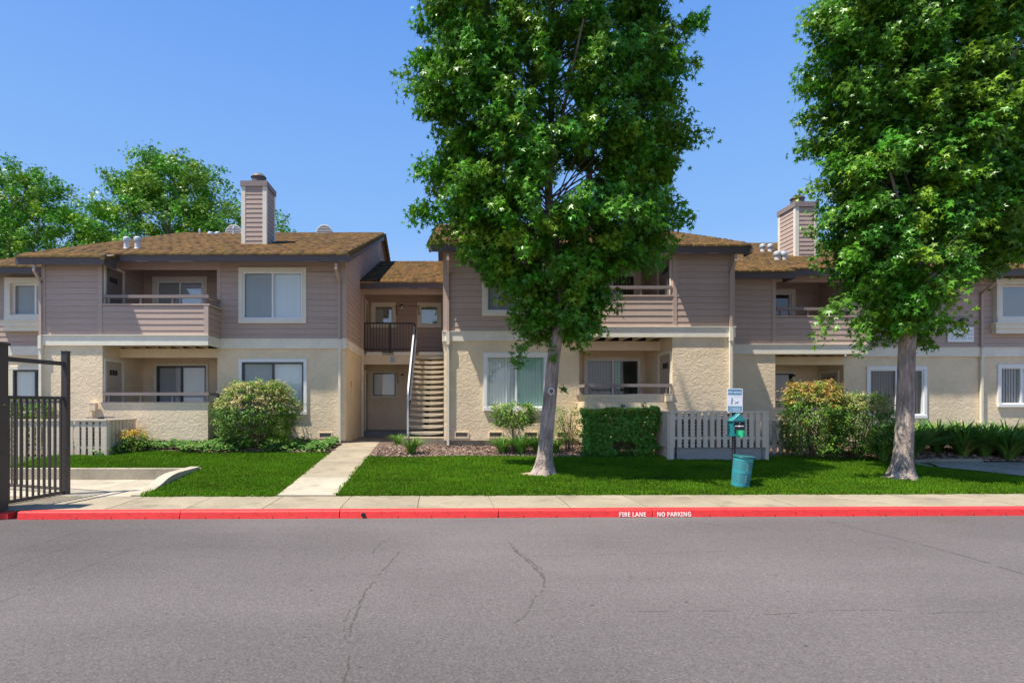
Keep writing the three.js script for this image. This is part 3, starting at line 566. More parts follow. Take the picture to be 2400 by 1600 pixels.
// far block at the right
{
  const T = thing('apartment_building', 'set back taupe and cream apartment block carrying the unit number plaque', 'building', [0, 0, 0], 0, 'apartment blocks');
  block(T, { ox: 7.6, s: 1, ls: 1.75, lb: 4.35, lm: 4.3, le: 10.6, dF: 16.55, dM: 17.4, dB: 18.58, b0: 3.165, b1: 3.43, base: .4, capU: 4.27, capL: 1.63, patioBase: .66, mainBase: .45, eaveF: 5.5, eaveM: 5.8, sideDoor: true,
    doorU: [2.0, 3.4], doorTopU: 5.31, doorL: [1.95, 3.45], doorTopL: 2.72, winU: [5.1, 6.67, 4.0, 5.31], winL: [5.065, 6.705, 1.395, 2.78], winLo: { trimMat: mWhite, screen: [0, 1], blindMat: M([.34, .31, .28]) }, doorUo: { blind: [] }, doorLo: { blind: [] },
    moreU: [[8.96, 10.3, 4.33, 5.32]], moreL: [[9.02, 10.3, 1.73, 2.84]] });
  boxWindow(T, 16.56, 17.9, 4.33, 5.32, 17.4, { panes: 1, screen: [], blind: [], glass: [mBlueGlass] });
  opening(T, 'window', [16.62, 1.73, -17.4], 0, 1.28, 1.11, { trim: .085, trimMat: mWhite, screen: [0] });
  slope(T, 'roof', 7.2, 18.5, 5.68, 16.82, 25.6, 290, { ridge: true, rake: ['b'] });
  slope(T, 'roof', 7.2, 9.7, 5.68 - PITCH * .6 - .004, 16.22, 16.815, 20);
  mesh('roof_back', boxGeo(11.3, .06, 9.6).clone().translate(5.65, -.03, -4.8), mSoffit, T, [7.2, 8.85, -25.62], [-THETA, 0, 0]);
  fasciaFront(T, 9.72, 18.52, 5.675, 16.82); fasciaFront(T, 7.2, 9.74, 5.459, 16.22); box('fascia', T, mFascia, 9.702, 9.74, 5.27, 5.53, -16.80, -16.24);
  chimney(T, 11.77, .72, 19.6, 1.0, 6.5, 8.62);
  for (const [x, d] of [[10.48, 18.45], [10.70, 18.45], [11.62, 21.4], [11.90, 21.4]]) ventPipe(T, x, d, 5.68 + PITCH * (d - 16.82), .3, .08);
  downspout(T, 16.02, 17.4, 5.47, 3.3, .4, [mSidingTrim, mCream], .54);
  box('gable_wall', T, mSidingTrim, 18.1, 18.2, .3, 6.0, -25, -17.52);
}
// left wing
{
  const T = thing('apartment_building', 'set back apartment wing behind the dark gate, with a box framed window', 'building', [0, 0, 0], 0, 'apartment blocks');
  wall(T, 'siding_wall', [-14.0, 0, -17.6], 0, rect(0, 3.2, 3.48, 5.72), [[.65, 2.0, 4.43, 5.40]], 'siding'); wall(T, 'stucco_wall', [-14.0, 0, -17.6], 0, rect(0, 3.2, .4, 3.24), [[.65, 2.0, 1.55, 2.78]], mStucco);
  box('belt_board', T, mCream, -14.02, -10.85, 3.22, 3.50, -17.605, -17.55);
  boxWindow(T, -13.35, -12.0, 4.43, 5.40, 17.6); opening(T, 'window', [-13.35, 1.55, -17.6], 0, 1.35, 1.23, { trim: .10, frame: mAlu });
  box('corner_board', T, mSidingTrim, -14.02, -13.9, 3.5, 5.7, -17.7, -17.57); box('side_wall', T, mStuccoPlain, -14.0, -13.9, .4, 5.7, -26, -17.71);
  slope(T, 'roof', -14.3, -11.26, 5.78, 17.0, 24.6, 150, { rake: ['a'] }); fasciaFront(T, -14.3, -11.0, 5.775, 17.0);
}
// breezeway between the two blocks, with the upper landing
{
  const T = thing('breezeway', 'recessed tan breezeway with unit doors and railed upper landing behind the staircase', 'breezeway');
  const hU = [[-2.70, -2.04, 4.57, 5.24], [-1.06, -.43, 4.57, 5.24]], x0 = -2.92;
  wall(T, 'siding_wall', [x0, 0, -20.5], 0, rect(0, 2.74, 3.46, 5.75), hU.map(([a, b, c, d]) => [a - x0, b - x0, c, d]), 'siding');
  wall(T, 'stucco_wall', [x0, 0, -20.5], 0, rect(0, 2.74, .5, 3.30), [[-2.75 - x0, -1.935 - x0, 2.03, 2.845]], mStuccoPlain);
  for (const [a, b, c, d] of hU) opening(T, 'window', [a, c, -20.5], 0, b - a, d - c, { panes: 1, trim: .115, f: .04, frame: mCream, blind: [[0, 1]], glass: [mBlueGlass], blindMat: M([.50, .45, .36]) });
  opening(T, 'window', [-2.75, 2.03, -20.5], 0, .815, .815, { panes: 1, trim: .06, f: .03, frame: mAlu, blind: [[0, 1]] });
  digits(T, '222', -1.925, 5.16, 20.44); digits(T, '220', -1.135, 5.16, 20.44); digits(T, '122', -1.885, 2.76, 20.44);
  wallLamp(T, -1.72, 5.14, 20.5, .022); wallLamp(T, -1.70, 2.68, 20.5, .002);
  // landing and its edge
  box('landing_slab', T, mSteelTread, x0, -.19, 3.38, 3.466, -20.4, -19.42); box('landing_beam', T, mStuccoPlain, x0, -.19, 3.07, 3.375, -19.55, -19.40);
  for (const [a, b] of [[-2.82, -2.30], [-1.90, -1.30], [-1.06, -.2]]) box('edge_block', T, mCream, a, b, 3.376, 3.49, -19.50, -19.38);
  box('porch_slab', T, M([.30, .30, .33], { map: concreteMap }), x0, -.19, .4, .83, -20.5, -19.15);
  // plaque on the beam
  box('beam_plaque', T, M([.40, .47, .52]), -2.02, -1.86, 3.14, 3.33, -19.398, -19.392);
  // landing railing
  const g = grp('landing_railing', T), p = (n, a, b, w, h) => mesh(n, bar(a, b, w, h), mDarkMetal, g);
  p('top_rail', [-2.88, 4.46, -19.4], [-1.19, 4.46, -19.4], .045); p('bottom_rail', [-2.88, 3.58, -19.4], [-1.19, 3.58, -19.4], .035);
  for (const x of [-2.88, -2.03, -1.19]) p('post', [x, 3.45, -19.4], [x, 4.45, -19.4], .05);
  for (let k = 1; k < 17; k++) { const x = -2.88 + k * 1.69 / 17; if (Math.abs(x + 2.03) > .03) p('baluster', [x, 3.59, -19.4], [x, 4.44, -19.4], .016); }
  // roof
  slope(T, 'roof', -2.92, -.18, 5.657, 18.6, 24.1, 160, { ridge: true }); fasciaFront(T, -2.92, -.18, 5.65, 18.6);
  box('header_beam', T, mSidingTrim, -2.9, -.2, 5.36, 5.62, -19.12, -19.0); box('ceiling', T, mSoffit, -2.9, -.2, 5.60, 5.62, -20.5, -19.12);
  box('corner_post', T, mSidingTrim, -2.925, -2.86, 3.5, 5.6, -19.12, -19.02);
  const dp = grp('downspout', T, [0, 0, 0]); box('upper_pipe', dp, mSidingTrim, -2.92, -2.86, 3.5, 5.5, -18.98, -18.92); box('lower_pipe', dp, mCream, -2.92, -2.85, .66, 3.5, -18.985, -18.92);
}
// ------------------------------------------------------------------ the outside staircase
{
  const T = thing('staircase', 'straight flight of pale concrete treads with a dark steel handrail', 'staircase');
  const sh = new THREE.Shape(); sh.moveTo(-.49, 0); sh.lineTo(.49, 0); sh.lineTo(.49, -.035); sh.quadraticCurveTo(0, -.12, -.49, -.035);
  const tg = new THREE.ExtrudeGeometry(sh, { depth: .26, bevelEnabled: true, bevelSize: .006, bevelThickness: .006, bevelSegments: 1, curveSegments: 8 });
  for (let k = 0; k < 15; k++) { mesh('tread', tg, mSteelTread, T, [-.69, .945 + k * .168, -16.45 - k * .207 - .0]); box('tread_bracket', T, mBlack, -.76, -.62, .945 + k * .168 - .13, .945 + k * .168 - .08, -16.40 - k * .207, -16.28 - k * .207); }
  mesh('stringer', bar([-.69, .70, -16.30], [-.69, 3.20, -19.42], .10, .14), mDarkMetal, T);
  mesh('handrail', bar([-1.20, 1.98, -16.18], [-1.20, 4.33, -19.3], .05, .03), mGalv, T); mesh('handrail', bar([-1.13, 1.85, -16.28], [-1.13, 4.20, -19.36], .045, .03), mGalv, T);
  mesh('rail_plate', bar([-1.166, 1.84, -16.25], [-1.166, 4.20, -19.36], .012, .13), mDarkMetal, T);
  mesh('rail_post', bar([-1.19, .80, -16.18], [-1.19, 1.98, -16.18], .05), mGalv, T); mesh('rail_post', bar([-1.19, 3.4, -19.33], [-1.19, 4.34, -19.33], .05), mDarkMetal, T);
  for (let k = 1; k < 6; k++) { const t = k / 6, z = -16.18 - 3.12 * t; mesh('rail_post', bar([-1.19, .92 + t * 2.5, z], [-1.19, 1.96 + t * 2.35, z], .03), mDarkMetal, T); }
  const pad = new THREE.BoxGeometry(1.18, .5, .75); mesh('concrete_pad', boxGeo(1.18, .5, .72), mConcrete, T, [-.72, .56, -15.98]);
}

// ------------------------------------------------------------------ plants
const Y_UP = new THREE.Vector3(0, 1, 0);
function leafMat(o = {}) { return new THREE.MeshPhysicalMaterial({ color: C(1, 1, 1), roughness: .8, transmission: .30, thickness: 0, side: THREE.DoubleSide, clearcoat: .55, clearcoatRoughness: .30, specularIntensity: .15, ...o }); }
const mLeaf = leafMat(), mLeafSoft = leafMat({ clearcoat: .3, clearcoatRoughness: .3 }), mGrass = leafMat({ clearcoat: 0, transmission: .35, specularIntensity: .1 });
function fan(outline, lift) {            // leaf from an outline round its base-centre; lift(x, y) bends it
  const p = [0, 0, 0], idx = []; outline.forEach(([x, y]) => p.push(x, y, lift(x, y))); const n = outline.length;
  for (let i = 0; i < n - 1; i++) idx.push(0, i + 1, i + 2); idx.push(0, n, 1);
  const g = new THREE.BufferGeometry(); g.setAttribute('position', new THREE.Float32BufferAttribute(p, 3)); g.setIndex(idx); g.computeVertexNormals(); return g;
}
// five-pointed star leaf, about 1 across, tip along +y, face along +z
const starLeaf = (() => {
  const o = [], lobes = [[-2.15, .40], [-1.10, .52], [0, .60], [1.10, .52], [2.15, .40]];
  lobes.forEach(([a, r], k) => { o.push([Math.sin(a) * r, Math.cos(a) * r]); if (k < 4) { const b = (a + lobes[k + 1][0]) / 2; o.push([Math.sin(b) * .19, Math.cos(b) * .19]); } }); o.push([0, -.10]);
  return fan(o, (x, y) => -.32 * (x * x + y * y) + .04);
})();
const ovalLeaf = (() => { const o = []; for (let k = 0; k < 8; k++) { const a = k / 8 * Math.PI * 2; o.push([Math.sin(a) * .27, Math.cos(a) * .5]); } return fan(o, (x, y) => -.5 * x * x - .25 * y * y + .03); })();
const lanceLeaf = (() => fan([[0, .5], [.15, .1], [.12, -.2], [0, -.5], [-.12, -.2], [-.15, .1]], (x, y) => -.5 * y * y + .02))();
const roundLeaf = (() => { const o = []; for (let k = 0; k < 7; k++) { const a = k / 7 * Math.PI * 2; o.push([Math.sin(a) * .48, Math.cos(a) * .5]); } return fan(o, (x, y) => .35 * x * x); })();
class Leaves {
  constructor(seed) { this.m = []; this.c = []; this.r = rng(seed); this.q = new THREE.Quaternion(); this.x = new THREE.Vector3(); this.y = new THREE.Vector3(); this.z = new THREE.Vector3(); this.mat = new THREE.Matrix4(); }
  add(px, py, pz, nx, ny, nz, tx, ty, tz, s, col) {
    this.z.set(nx, ny, nz).normalize(); this.x.set(tx, ty, tz).cross(this.z); if (this.x.lengthSq() < 1e-6) this.x.set(1, 0, 0); this.x.normalize(); this.y.crossVectors(this.z, this.x);
    const w = s * (.85 + .3 * this.r()); this.mat.makeBasis(this.x.multiplyScalar(w), this.y.multiplyScalar(s), this.z.multiplyScalar(s)); this.mat.setPosition(px, py, pz); this.m.push(...this.mat.elements); this.c.push(...col);
  }
  build(name, geo, mat, parent) {
    const n = this.m.length / 16, o = new THREE.InstancedMesh(geo, mat, n); o.name = name; o.instanceMatrix.array.set(this.m); o.instanceColor = new THREE.InstancedBufferAttribute(new Float32Array(this.c), 3);
    o.castShadow = o.receiveShadow = true; o.userData.kind = 'stuff'; parent.add(o); return o;
  }
}
function limb(points, radii, seg = 12, ring = 12, flare) {    // tapered, slightly lumpy tube through points
  const cv = new THREE.CatmullRomCurve3(points.map((p) => new THREE.Vector3(...p))), N = seg, p = [], u = [], idx = [], t = new THREE.Vector3(), a = new THREE.Vector3(), b = new THREE.Vector3();
  for (let j = 0; j <= N; j++) {
    const v = j / N, c = cv.getPoint(v), k = v * (radii.length - 1), i = Math.min(radii.length - 2, Math.floor(k)), R = radii[i] + (radii[i + 1] - radii[i]) * (k - i);
    t.copy(cv.getTangent(v)); a.set(1, 0, 0).cross(t); if (a.lengthSq() < .01) a.set(0, 0, 1).cross(t); a.normalize(); b.crossVectors(t, a);
    for (let q = 0; q <= ring; q++) {
      const w = q / ring * Math.PI * 2, n = 1 + .10 * (fbm(q / ring, v * .7 + points[0][0], 6, 3) - .5) + (flare ? flare * Math.pow(1 - v, 34) * (.55 + .45 * Math.sin(w * 5 + 1)) : 0);
      p.push(c.x + (a.x * Math.cos(w) + b.x * Math.sin(w)) * R * n, c.y + (a.y * Math.cos(w) + b.y * Math.sin(w)) * R * n, c.z + (a.z * Math.cos(w) + b.z * Math.sin(w)) * R * n); u.push(q / ring, v * N * .18);
    }
  }
  for (let j = 0; j < N; j++) for (let q = 0; q < ring; q++) { const e = j * (ring + 1) + q; idx.push(e, e + ring + 1, e + 1, e + 1, e + ring + 1, e + ring + 2); }
  const g = new THREE.BufferGeometry(); g.setAttribute('position', new THREE.Float32BufferAttribute(p, 3)); g.setAttribute('uv', new THREE.Float32BufferAttribute(u, 2)); g.setIndex(idx); g.computeVertexNormals(); return g;
}
// Sweetgum: shoots carry star leaves; shape(y) -> crown radius, centre (x, z) per height; colours vary shoot by shoot
function shootLeaves(L, base, dir, len, n, spread, size, col, r) {
  for (let k = 0; k < n; k++) {
    const t = Math.pow(r(), .8), droop = -.35 * t * t * len;
    const ox = (r() + r() + r() - 1.5) * spread, oy = (r() + r() + r() - 1.5) * spread, oz = (r() + r() + r() - 1.5) * spread;
    const px = base[0] + dir[0] * t * len + ox, py = base[1] + dir[1] * t * len + droop + oy, pz = base[2] + dir[2] * t * len + oz;
    const s = size * (.6 + .65 * r()), v = .75 + .5 * r();
    L.add(px, py, pz, dir[0] * .55 + (r() - .5) * 1.5, .45 + (r() - .5) * 1.1, dir[2] * .55 + (r() - .5) * 1.5, dir[0] * .6 + (r() - .5) * .9, -1 + r() * .7, dir[2] * .6 + (r() - .5) * .9, s, [col[0] * v, col[1] * v, col[2] * v]);
  }
}
function broadTree(o) {
  const T = thing(o.name ?? 'sweetgum_tree', o.label, 'tree', o.at, 0, o.group), r = rng(o.seed), L = new Leaves(o.seed + 1);
  const lp = o.trunk; mesh('trunk', limb(lp.map((q) => q.slice(0, 3)), lp.map((q) => q[3]), 40, 18, o.flare ?? 1.1), mBark, T);
  for (const b of o.limbs) mesh('limb', limb(b.map((q) => q.slice(0, 3)), b.map((q) => q[3]), 16, 10), mBark, T);
  const axis = (y) => { let k = 0; while (k < lp.length - 2 && lp[k + 1][1] < y) k++; const [a, b] = [lp[k], lp[k + 1]], t = Math.min(1, Math.max(0, (y - a[1]) / (b[1] - a[1]))); return [a[0] + (b[0] - a[0]) * t, a[2] + (b[2] - a[2]) * t]; };
  const prof = (y) => { const P = o.profile; if (y <= P[0][0]) return P[0][1]; for (let k = 0; k < P.length - 1; k++) if (y <= P[k + 1][0]) return P[k][1] + (P[k + 1][1] - P[k][1]) * (y - P[k][0]) / (P[k + 1][0] - P[k][0]); return 0; };
  const y0 = o.profile[0][0], y1 = o.profile[o.profile.length - 1][0], twigs = [];
  let guard = 0;
  for (let k = 0; k < o.shoots && guard < o.shoots * 20; guard++) {
    const y = y0 + (y1 - y0) * r(), R = prof(y); if (r() > R / o.rmax + .12) continue;
    const az = r() * Math.PI * 2, lump = .52 + .92 * fbm(az / 6.2832 + o.seed * .13, y * .13, 9, 2), rr = R * lump * (r() < .72 ? .62 + .33 * r() : .15 + .5 * r()), [cx, cz] = axis(y);
    if (o.gap && o.gap(Math.cos(az) * rr, y, Math.sin(az) * rr)) continue;
    const out = [Math.cos(az), .22 + .5 * (y - y0) / (y1 - y0) + (r() - .5) * .6, Math.sin(az)], m = Math.hypot(...out), dir = out.map((v) => v / m), len = (.35 + .5 * r()) * (o.twig ?? 1);
    const base = [cx + (o.dx ?? 0) + Math.cos(az) * rr, y, cz + Math.sin(az) * rr * (o.depth ?? .7)];
    const young = r() < .13, c = young ? [.20, .36, .015] : [.075 + .05 * r(), .235 + .09 * r(), .010 + .010 * r()];
    shootLeaves(L, base, dir, len, o.perShoot * (.7 + .6 * r()), (o.spread ?? .17), o.leaf ?? .135, c, r);
    if (k % 6 === 0) { const e = [base[0] + dir[0] * len, base[1] + dir[1] * len, base[2] + dir[2] * len], yi = Math.max(lp[0][1] + 1, y - .5 * rr - .1), ai = axis(yi), i = [ai[0], yi, ai[1]]; twigs.push(limb([i, [(i[0] + base[0]) / 2, (i[1] + base[1]) / 2 + .1, (i[2] + base[2]) / 2], base, e], [.020, .014, .008, .004], 6, 5)); }
    k++;
  }
  for (const e of o.extra ?? []) shootLeaves(L, e.slice(0, 3), e.slice(3, 6), e[6], e[7], e[8] ?? .13, o.leaf ?? .135, [.11, .26, .022], r);
  if (twigs.length) mesh('twigs', merge(twigs), mBark, T);
  L.build('crown', starLeaf, o.mat ?? mLeaf, T);
  return T;
}
// the tree in the middle
const treeA = broadTree({ label: 'tall sweetgum tree with a leaning trunk in front of the middle block', group: 'street trees on the lawn', at: [1.91, groundY(1.91, 11.88), -11.88], seed: 31,
  trunk: [[0, -.05, 0, .185], [.05, .5, 0, .150], [.14, 1.5, 0, .135], [.25, 2.6, 0, .128], [.38, 3.3, 0, .115], [.36, 3.9, 0, .10], [.25, 4.8, .02, .095], [.12, 5.6, .05, .085], [.15, 7, .1, .07], [.2, 9, .05, .045], [.2, 11, 0, .02], [.2, 11.8, 0, .01]],
  limbs: [[[.37, 3.55, 0, .085], [.62, 4.3, .05, .075], [.78, 5.1, .1, .07], [.95, 6.3, .15, .055], [1.2, 8.2, .1, .03]], [[.2, 5.0, 0, .05], [-.4, 6.0, .3, .035], [-1.2, 7.2, .6, .015]], [[.15, 6.2, 0, .05], [.3, 7.2, .7, .035], [.5, 8.4, 1.5, .015]], [[.15, 6.4, .1, .045], [-.5, 7.6, -.5, .03], [-1.2, 9, -1, .015]], [[.9, 5.9, .1, .04], [1.6, 6.6, .2, .03], [2.4, 7.6, .3, .012]]],
  profile: [[2.9, .2], [3.3, .4], [3.8, .8], [4.3, 1.45], [4.9, 2.1], [5.5, 2.45], [6.2, 2.5], [7.5, 2.4], [8.6, 2.5], [9.6, 2.75], [10.6, 2.3], [11.4, 1.2], [11.9, .2]], rmax: 2.75, dx: .0, depth: .5, shoots: 1150, perShoot: 92, leaf: .155, spread: .18,
  gap: (x, y, z) => (x > .15 && x < .75 && y > 5.55 && y < 6.2) || (z < -1.1 && x > -.9) || (y < 3.6 && x < -.75) || (y < 4.4 && x > 1.3),
  extra: [[-.35, 3.05, .1, -.3, -.8, .2, .7, 110, .17], [-.15, 3.4, .15, -.4, -.7, .3, .6, 90, .16], [.12, 2.72, .12, .2, -.9, .3, .3, 30, .1], [.3, 1.82, .13, .9, -.2, .1, .16, 12, .05]] });
// knot scars on its trunk
for (const [x, y, s] of [[.155, 1.72, .075], [.385, 3.35, .04], [.20, 4.95, .03]]) { const g = grp('pruning_scar', treeA, [x, y, .142]); mesh('ring', new THREE.TorusGeometry(s * .72, s * .28, 8, 20), M([.62, .58, .55]), g, [0, 0, -.01], [0, .15, 0]).scale.z = .5; mesh('heartwood', new THREE.CircleGeometry(s * .6, 16), M([.16, .12, .10]), g, [0, 0, .0], [0, .15, 0]); }
// the tree at the right
broadTree({ label: 'large sweetgum tree with a forked trunk at the right, beside the strap leaved plants', group: 'street trees on the lawn', at: [9.09, groundY(9.09, 11.58), -11.58], seed: 57,
  trunk: [[0, -.05, 0, .185], [.03, .5, 0, .165], [.07, 1.5, 0, .152], [.10, 2.6, 0, .145], [.15, 3.4, 0, .14], [.2, 4.2, .02, .125], [.32, 5.2, .02, .11], [.45, 6.3, .05, .09], [.6, 8, 0, .07], [.8, 10, 0, .04], [.85, 11.2, 0, .02], [.85, 12, 0, .01]],
  limbs: [[[.2, 4.0, .02, .085], [.55, 4.5, .05, .07], [1.05, 5.1, .05, .055], [1.9, 5.8, .1, .02]], [[.2, 4.1, .0, .06], [-.15, 4.8, .3, .045], [-.8, 6.0, .7, .02]], [[.35, 5.4, 0, .06], [.1, 6.6, -.6, .045], [-.6, 8.2, -1.1, .02]], [[.45, 6.3, 0, .05], [1.0, 7.4, .8, .035], [1.7, 9, 1.5, .015]]],
  profile: [[2.9, .25], [3.4, .8], [3.9, 1.4], [4.6, 1.75], [5.3, 1.65], [6.0, 1.55], [7.0, 2.1], [8.0, 2.5], [9.2, 2.6], [10.2, 2.4], [11.2, 1.5], [12, .3]], rmax: 2.6, dx: .15, depth: .45, shoots: 1300, perShoot: 92, leaf: .150, spread: .19,
  gap: (x, y, z) => (y < 4.35 && x > .2) || (y < 5.0 && x > .3 && x < .85),
  extra: [...[...Array(70)].map((_, k) => { const q = rng(k + 7000); return [.7 + 1.9 * q(), 4.6 + 4.8 * q(), -1 + 2 * q(), .6, -.2, .2, .7, 90, .2]; }), [-1.5, 3.5, .4, -.6, -.6, .1, .8, 130, .2], [-1.1, 3.2, .5, -.2, -.9, .1, .6, 100, .18], [1.45, 4.55, .2, .3, -.5, .1, .7, 130, .22], [1.2, 4.9, .3, .6, .1, .1, .9, 150, .25], [.35, 2.85, .13, .5, -.6, .2, .3, 26, .09], [.32, 3.2, .12, .6, .3, .2, .3, 24, .09]] });
// bare root circles in the grass
function r1() { r1.s = r1.s ?? rng(404); return r1.s(); }
for (const [x, d] of [[1.86, 11.86], [9.05, 11.58]]) { const g = sheet(x - .55, x + .45, d - .30, d + .3, 12, 8, (a, b) => { const q = Math.hypot((a - x + .05) / .5, (b - d) / .3); return groundY(a, b) + .05 - .07 * q * q; }); structure('bare_soil', g, M([.42, .30, .20], { map: mottle, bumpMap: fineBump, bumpScale: .02 })); }
// trees behind the buildings
for (const [label, x, d, yb, h, R, seed, n] of [['broad leafy tree rising behind the roof beside the left chimney', -17.6, 36, .5, 16.4, 5.2, 71, 640], ['loose leafy tree behind the roof at the left edge', -28.3, 37, .5, 16.2, 6.0, 72, 640], ['small yellow green treetop peeping over the left roof ridge', -12.2, 41, .5, 14.3, 1.8, 73, 80], ['yellow green treetop behind the roof at the right edge', 41.0, 42, .5, 13.4, 3.0, 74, 130]])
  broadTree({ name: 'background_tree', label, group: 'trees behind the buildings', at: [x, yb, -d], seed, flare: .6, trunk: [[0, 0, 0, .28], [.1, h * .3, 0, .22], [0, h * .6, 0, .15], [.1, h * .95, 0, .03]],
    limbs: [0, 1, 2, 3, 4].map((k) => { const a = k * 1.3 + seed; return [[0, h * .35, 0, .12], [Math.cos(a) * R * .3, h * .55, Math.sin(a) * R * .3, .08], [Math.cos(a) * R * .6, h * .78, Math.sin(a) * R * .6, .03]]; }),
    profile: [[h * .35, R * .6], [h * .5, R * .95], [h * .68, R], [h * .82, R * .82], [h * .93, R * .5], [h, R * .12]], rmax: R, shoots: n, perShoot: 80, leaf: .26, spread: .40, twig: 2, mat: mLeafSoft });
// ------------------------------------------------------------------ shrubs
function nandina(name, label, x, d, w, h, seed, o = {}) {
  const gy = groundY(x, d), T = thing(name, label, 'shrub', [x, gy, -d], 0, 'shrubs along the foundations'), r = rng(seed), L = new Leaves(seed + 3);
  const stems = []; const ns = o.stems ?? 9;
  for (let k = 0; k < ns; k++) { const a = r() * 6.28, q = w * .5 * Math.sqrt(r()) * .8; stems.push(limb([[Math.cos(a) * .08, -.05, Math.sin(a) * .08], [Math.cos(a) * q * .4, h * .4, Math.sin(a) * q * .4], [Math.cos(a) * q, h * (.7 + .2 * r()), Math.sin(a) * q]], [.013, .010, .006], 6, 6)); }
  mesh('stems', merge(stems), M([.20, .14, .10]), T);
  const n = Math.round((o.sprays ?? 260) * 2.4);
  for (let k = 0; k < n; k++) {
    const a = r() * 6.2832, t = Math.pow(r(), .8), y = h * ((o.low ?? .12) + (1 - (o.low ?? .12)) * t), prof = Math.sqrt(Math.max(.02, 1 - Math.pow((y / h - (o.belly ?? .5)) / (1.02 - (o.belly ?? .5) * .9), 2))), R = w * .5 * prof * (.75 + .4 * fbm(a / 6.28, y * .3 + seed * .1, 7, 2)) * (.55 + .45 * Math.sqrt(r()));
    const b = [Math.cos(a) * R, y, Math.sin(a) * R * (o.depth ?? .8)], dir = [Math.cos(a), .25 + .5 * (y / h) * r(), Math.sin(a)], len = (.14 + .16 * r()) * (o.spray ?? 1);
    const tip = y > h * (o.tipFrom ?? .78) ? r() < (o.tips ?? .5) : r() < .05, pal = tip ? (o.tipCol ?? [[.50, .46, .18], [.34, .38, .09], [.46, .36, .16]]) : [[.12, .25, .03], [.17, .30, .03], [.09, .21, .03]], c0 = pal[Math.floor(r() * pal.length)];
    for (let q = 0; q < 13; q++) { const tt = r(), v = .75 + .5 * r(), off = () => (r() - .5) * .13 * (o.spray ?? 1); L.add(b[0] + dir[0] * len * tt + off(), b[1] + dir[1] * len * tt - .08 * tt * tt + off() * .8, b[2] + dir[2] * len * tt + off(), dir[0] * .4 + (r() - .5) * 1.2, .8 + (r() - .5), dir[2] * .4 + (r() - .5) * 1.2, dir[0] + (r() - .5) * 1.4, -.3 + (r() - .5) * .8, dir[2] + (r() - .5) * 1.4, (o.leaf ?? .074) * (.7 + .6 * r()), [c0[0] * v, c0[1] * v, c0[2] * v]); }
  }
  L.build('foliage', lanceLeaf, mLeafSoft, T); return T;
}
nandina('flowering_shrub', 'large rounded shrub with cream flower tips below the ground floor window', -5.05, 15.1, 2.05, 1.72, 201, { sprays: 560, belly: .55, tips: .55, tipFrom: .6, stems: 14 });
nandina('golden_shrub', 'small golden orange shrub beside the slatted fence near the patio wall', -8.15, 14.55, .85, .52, 202, { sprays: 130, low: .05, tips: .9, tipCol: [[.52, .36, .05], [.45, .34, .05], [.50, .25, .05]], stems: 7, leaf: .06 });
nandina('upright_shrub', 'slim upright shrub on bare canes under the middle block window', 1.62, 14.8, 1.05, 1.18, 203, { sprays: 120, low: .48, belly: .78, tips: .5, stems: 9, tipCol: [[.22, .36, .06], [.55, .55, .35]] });
nandina('upright_shrub', 'loose see-through shrub on thin canes between the trunk and the clipped hedge', 3.02, 14.6, .95, 1.12, 204, { sprays: 85, low: .22, belly: .7, tips: .1, stems: 10, leaf: .055 });
nandina('flowering_shrub', 'tall shrub with orange red new shoots at its top beside the low slatted fence', 8.75, 13.85, 1.35, 1.78, 205, { sprays: 400, belly: .42, tips: .8, tipFrom: .74, tipCol: [[.50, .28, .09], [.42, .34, .08], [.32, .36, .06]], stems: 12, low: .06 });
nandina('flowering_shrub', 'broad green shrub with pale yellow tips next to the orange topped one', 9.85, 13.9, 1.5, 1.50, 206, { sprays: 430, belly: .45, tips: .5, tipFrom: .7, stems: 12, low: .06 });
nandina('green_bush', 'dense green bush between the fence and the wall behind the gate', -11.15, 15.3, 1.5, 1.25, 207, { sprays: 240, tips: 0, low: .1 });
// clipped hedge
{
  const x0 = 3.30, x1 = 5.02, d0 = 13.82, d1 = 14.42, gy = groundY(4.1, 14), H = 1.18, T = thing('clipped_hedge', 'boxy clipped green hedge in front of the patio wall', 'hedge', [4.15, gy, -14.1]), r = rng(88), L = new Leaves(89), st = [];
  for (let k = 0; k < 9; k++) { const x = -.7 + 1.4 * r(), z = -.2 + .4 * r(); st.push(limb([[x * .6, -.05, z * .5], [x * .8, .4, z], [x, .9, z * 1.2]], [.018, .013, .006], 6, 6)); }
  mesh('stems', merge(st), M([.16, .11, .08]), T);
  for (let k = 0; k < 9000; k++) {
    let x = (r() - .5) * (x1 - x0), y = .02 + H * r(), z = (r() - .5) * (d1 - d0); const f = r();
    if (f < .5) z = (d1 - d0) * .5 - Math.abs(r() - r()) * .16; else if (f < .72) y = H - Math.abs(r() - r()) * .14; else if (f < .86) x = (f < .79 ? -1 : 1) * ((x1 - x0) * .5 - Math.abs(r() - r()) * .14);
    const bump = .34 * (fbm(x * .42 + .3, y * .42 + z * .2, 8, 3) - .5); z += bump; y += bump * .6; x += bump * .7;
    const hole = Math.hypot((x - .0) / .36, (y - .27) / .13) < 1 + .4 * (r() - .5) || (y < .3 && x > -.15 && x < .3 && r() < .8) || (y < .22 && x > .72);
    if (hole && r() < .93) continue;
    const young = y > H - .12 && r() < .4, v = .7 + .6 * r(), c = young ? [.24, .34, .025] : r() < .3 ? [.15, .34, .035] : [.105, .28, .03];
    L.add(x, y, z, (r() - .5) * 1.2 + x * .4, .5 + (r() - .3), .7 + (r() - .5), (r() - .5), -.6 + r(), .5 * (r() - .5), .072 * (.7 + .6 * r()), c.map((q) => q * v));
  }
  for (const [x, y] of [[.05, H], [.55, H]]) shootLeaves(L, [x, y, .1], [.1, 1, 0], .16, 22, .05, .06, [.09, .17, .02], r);
  L.build('foliage', ovalLeaf, mLeaf, T);
}
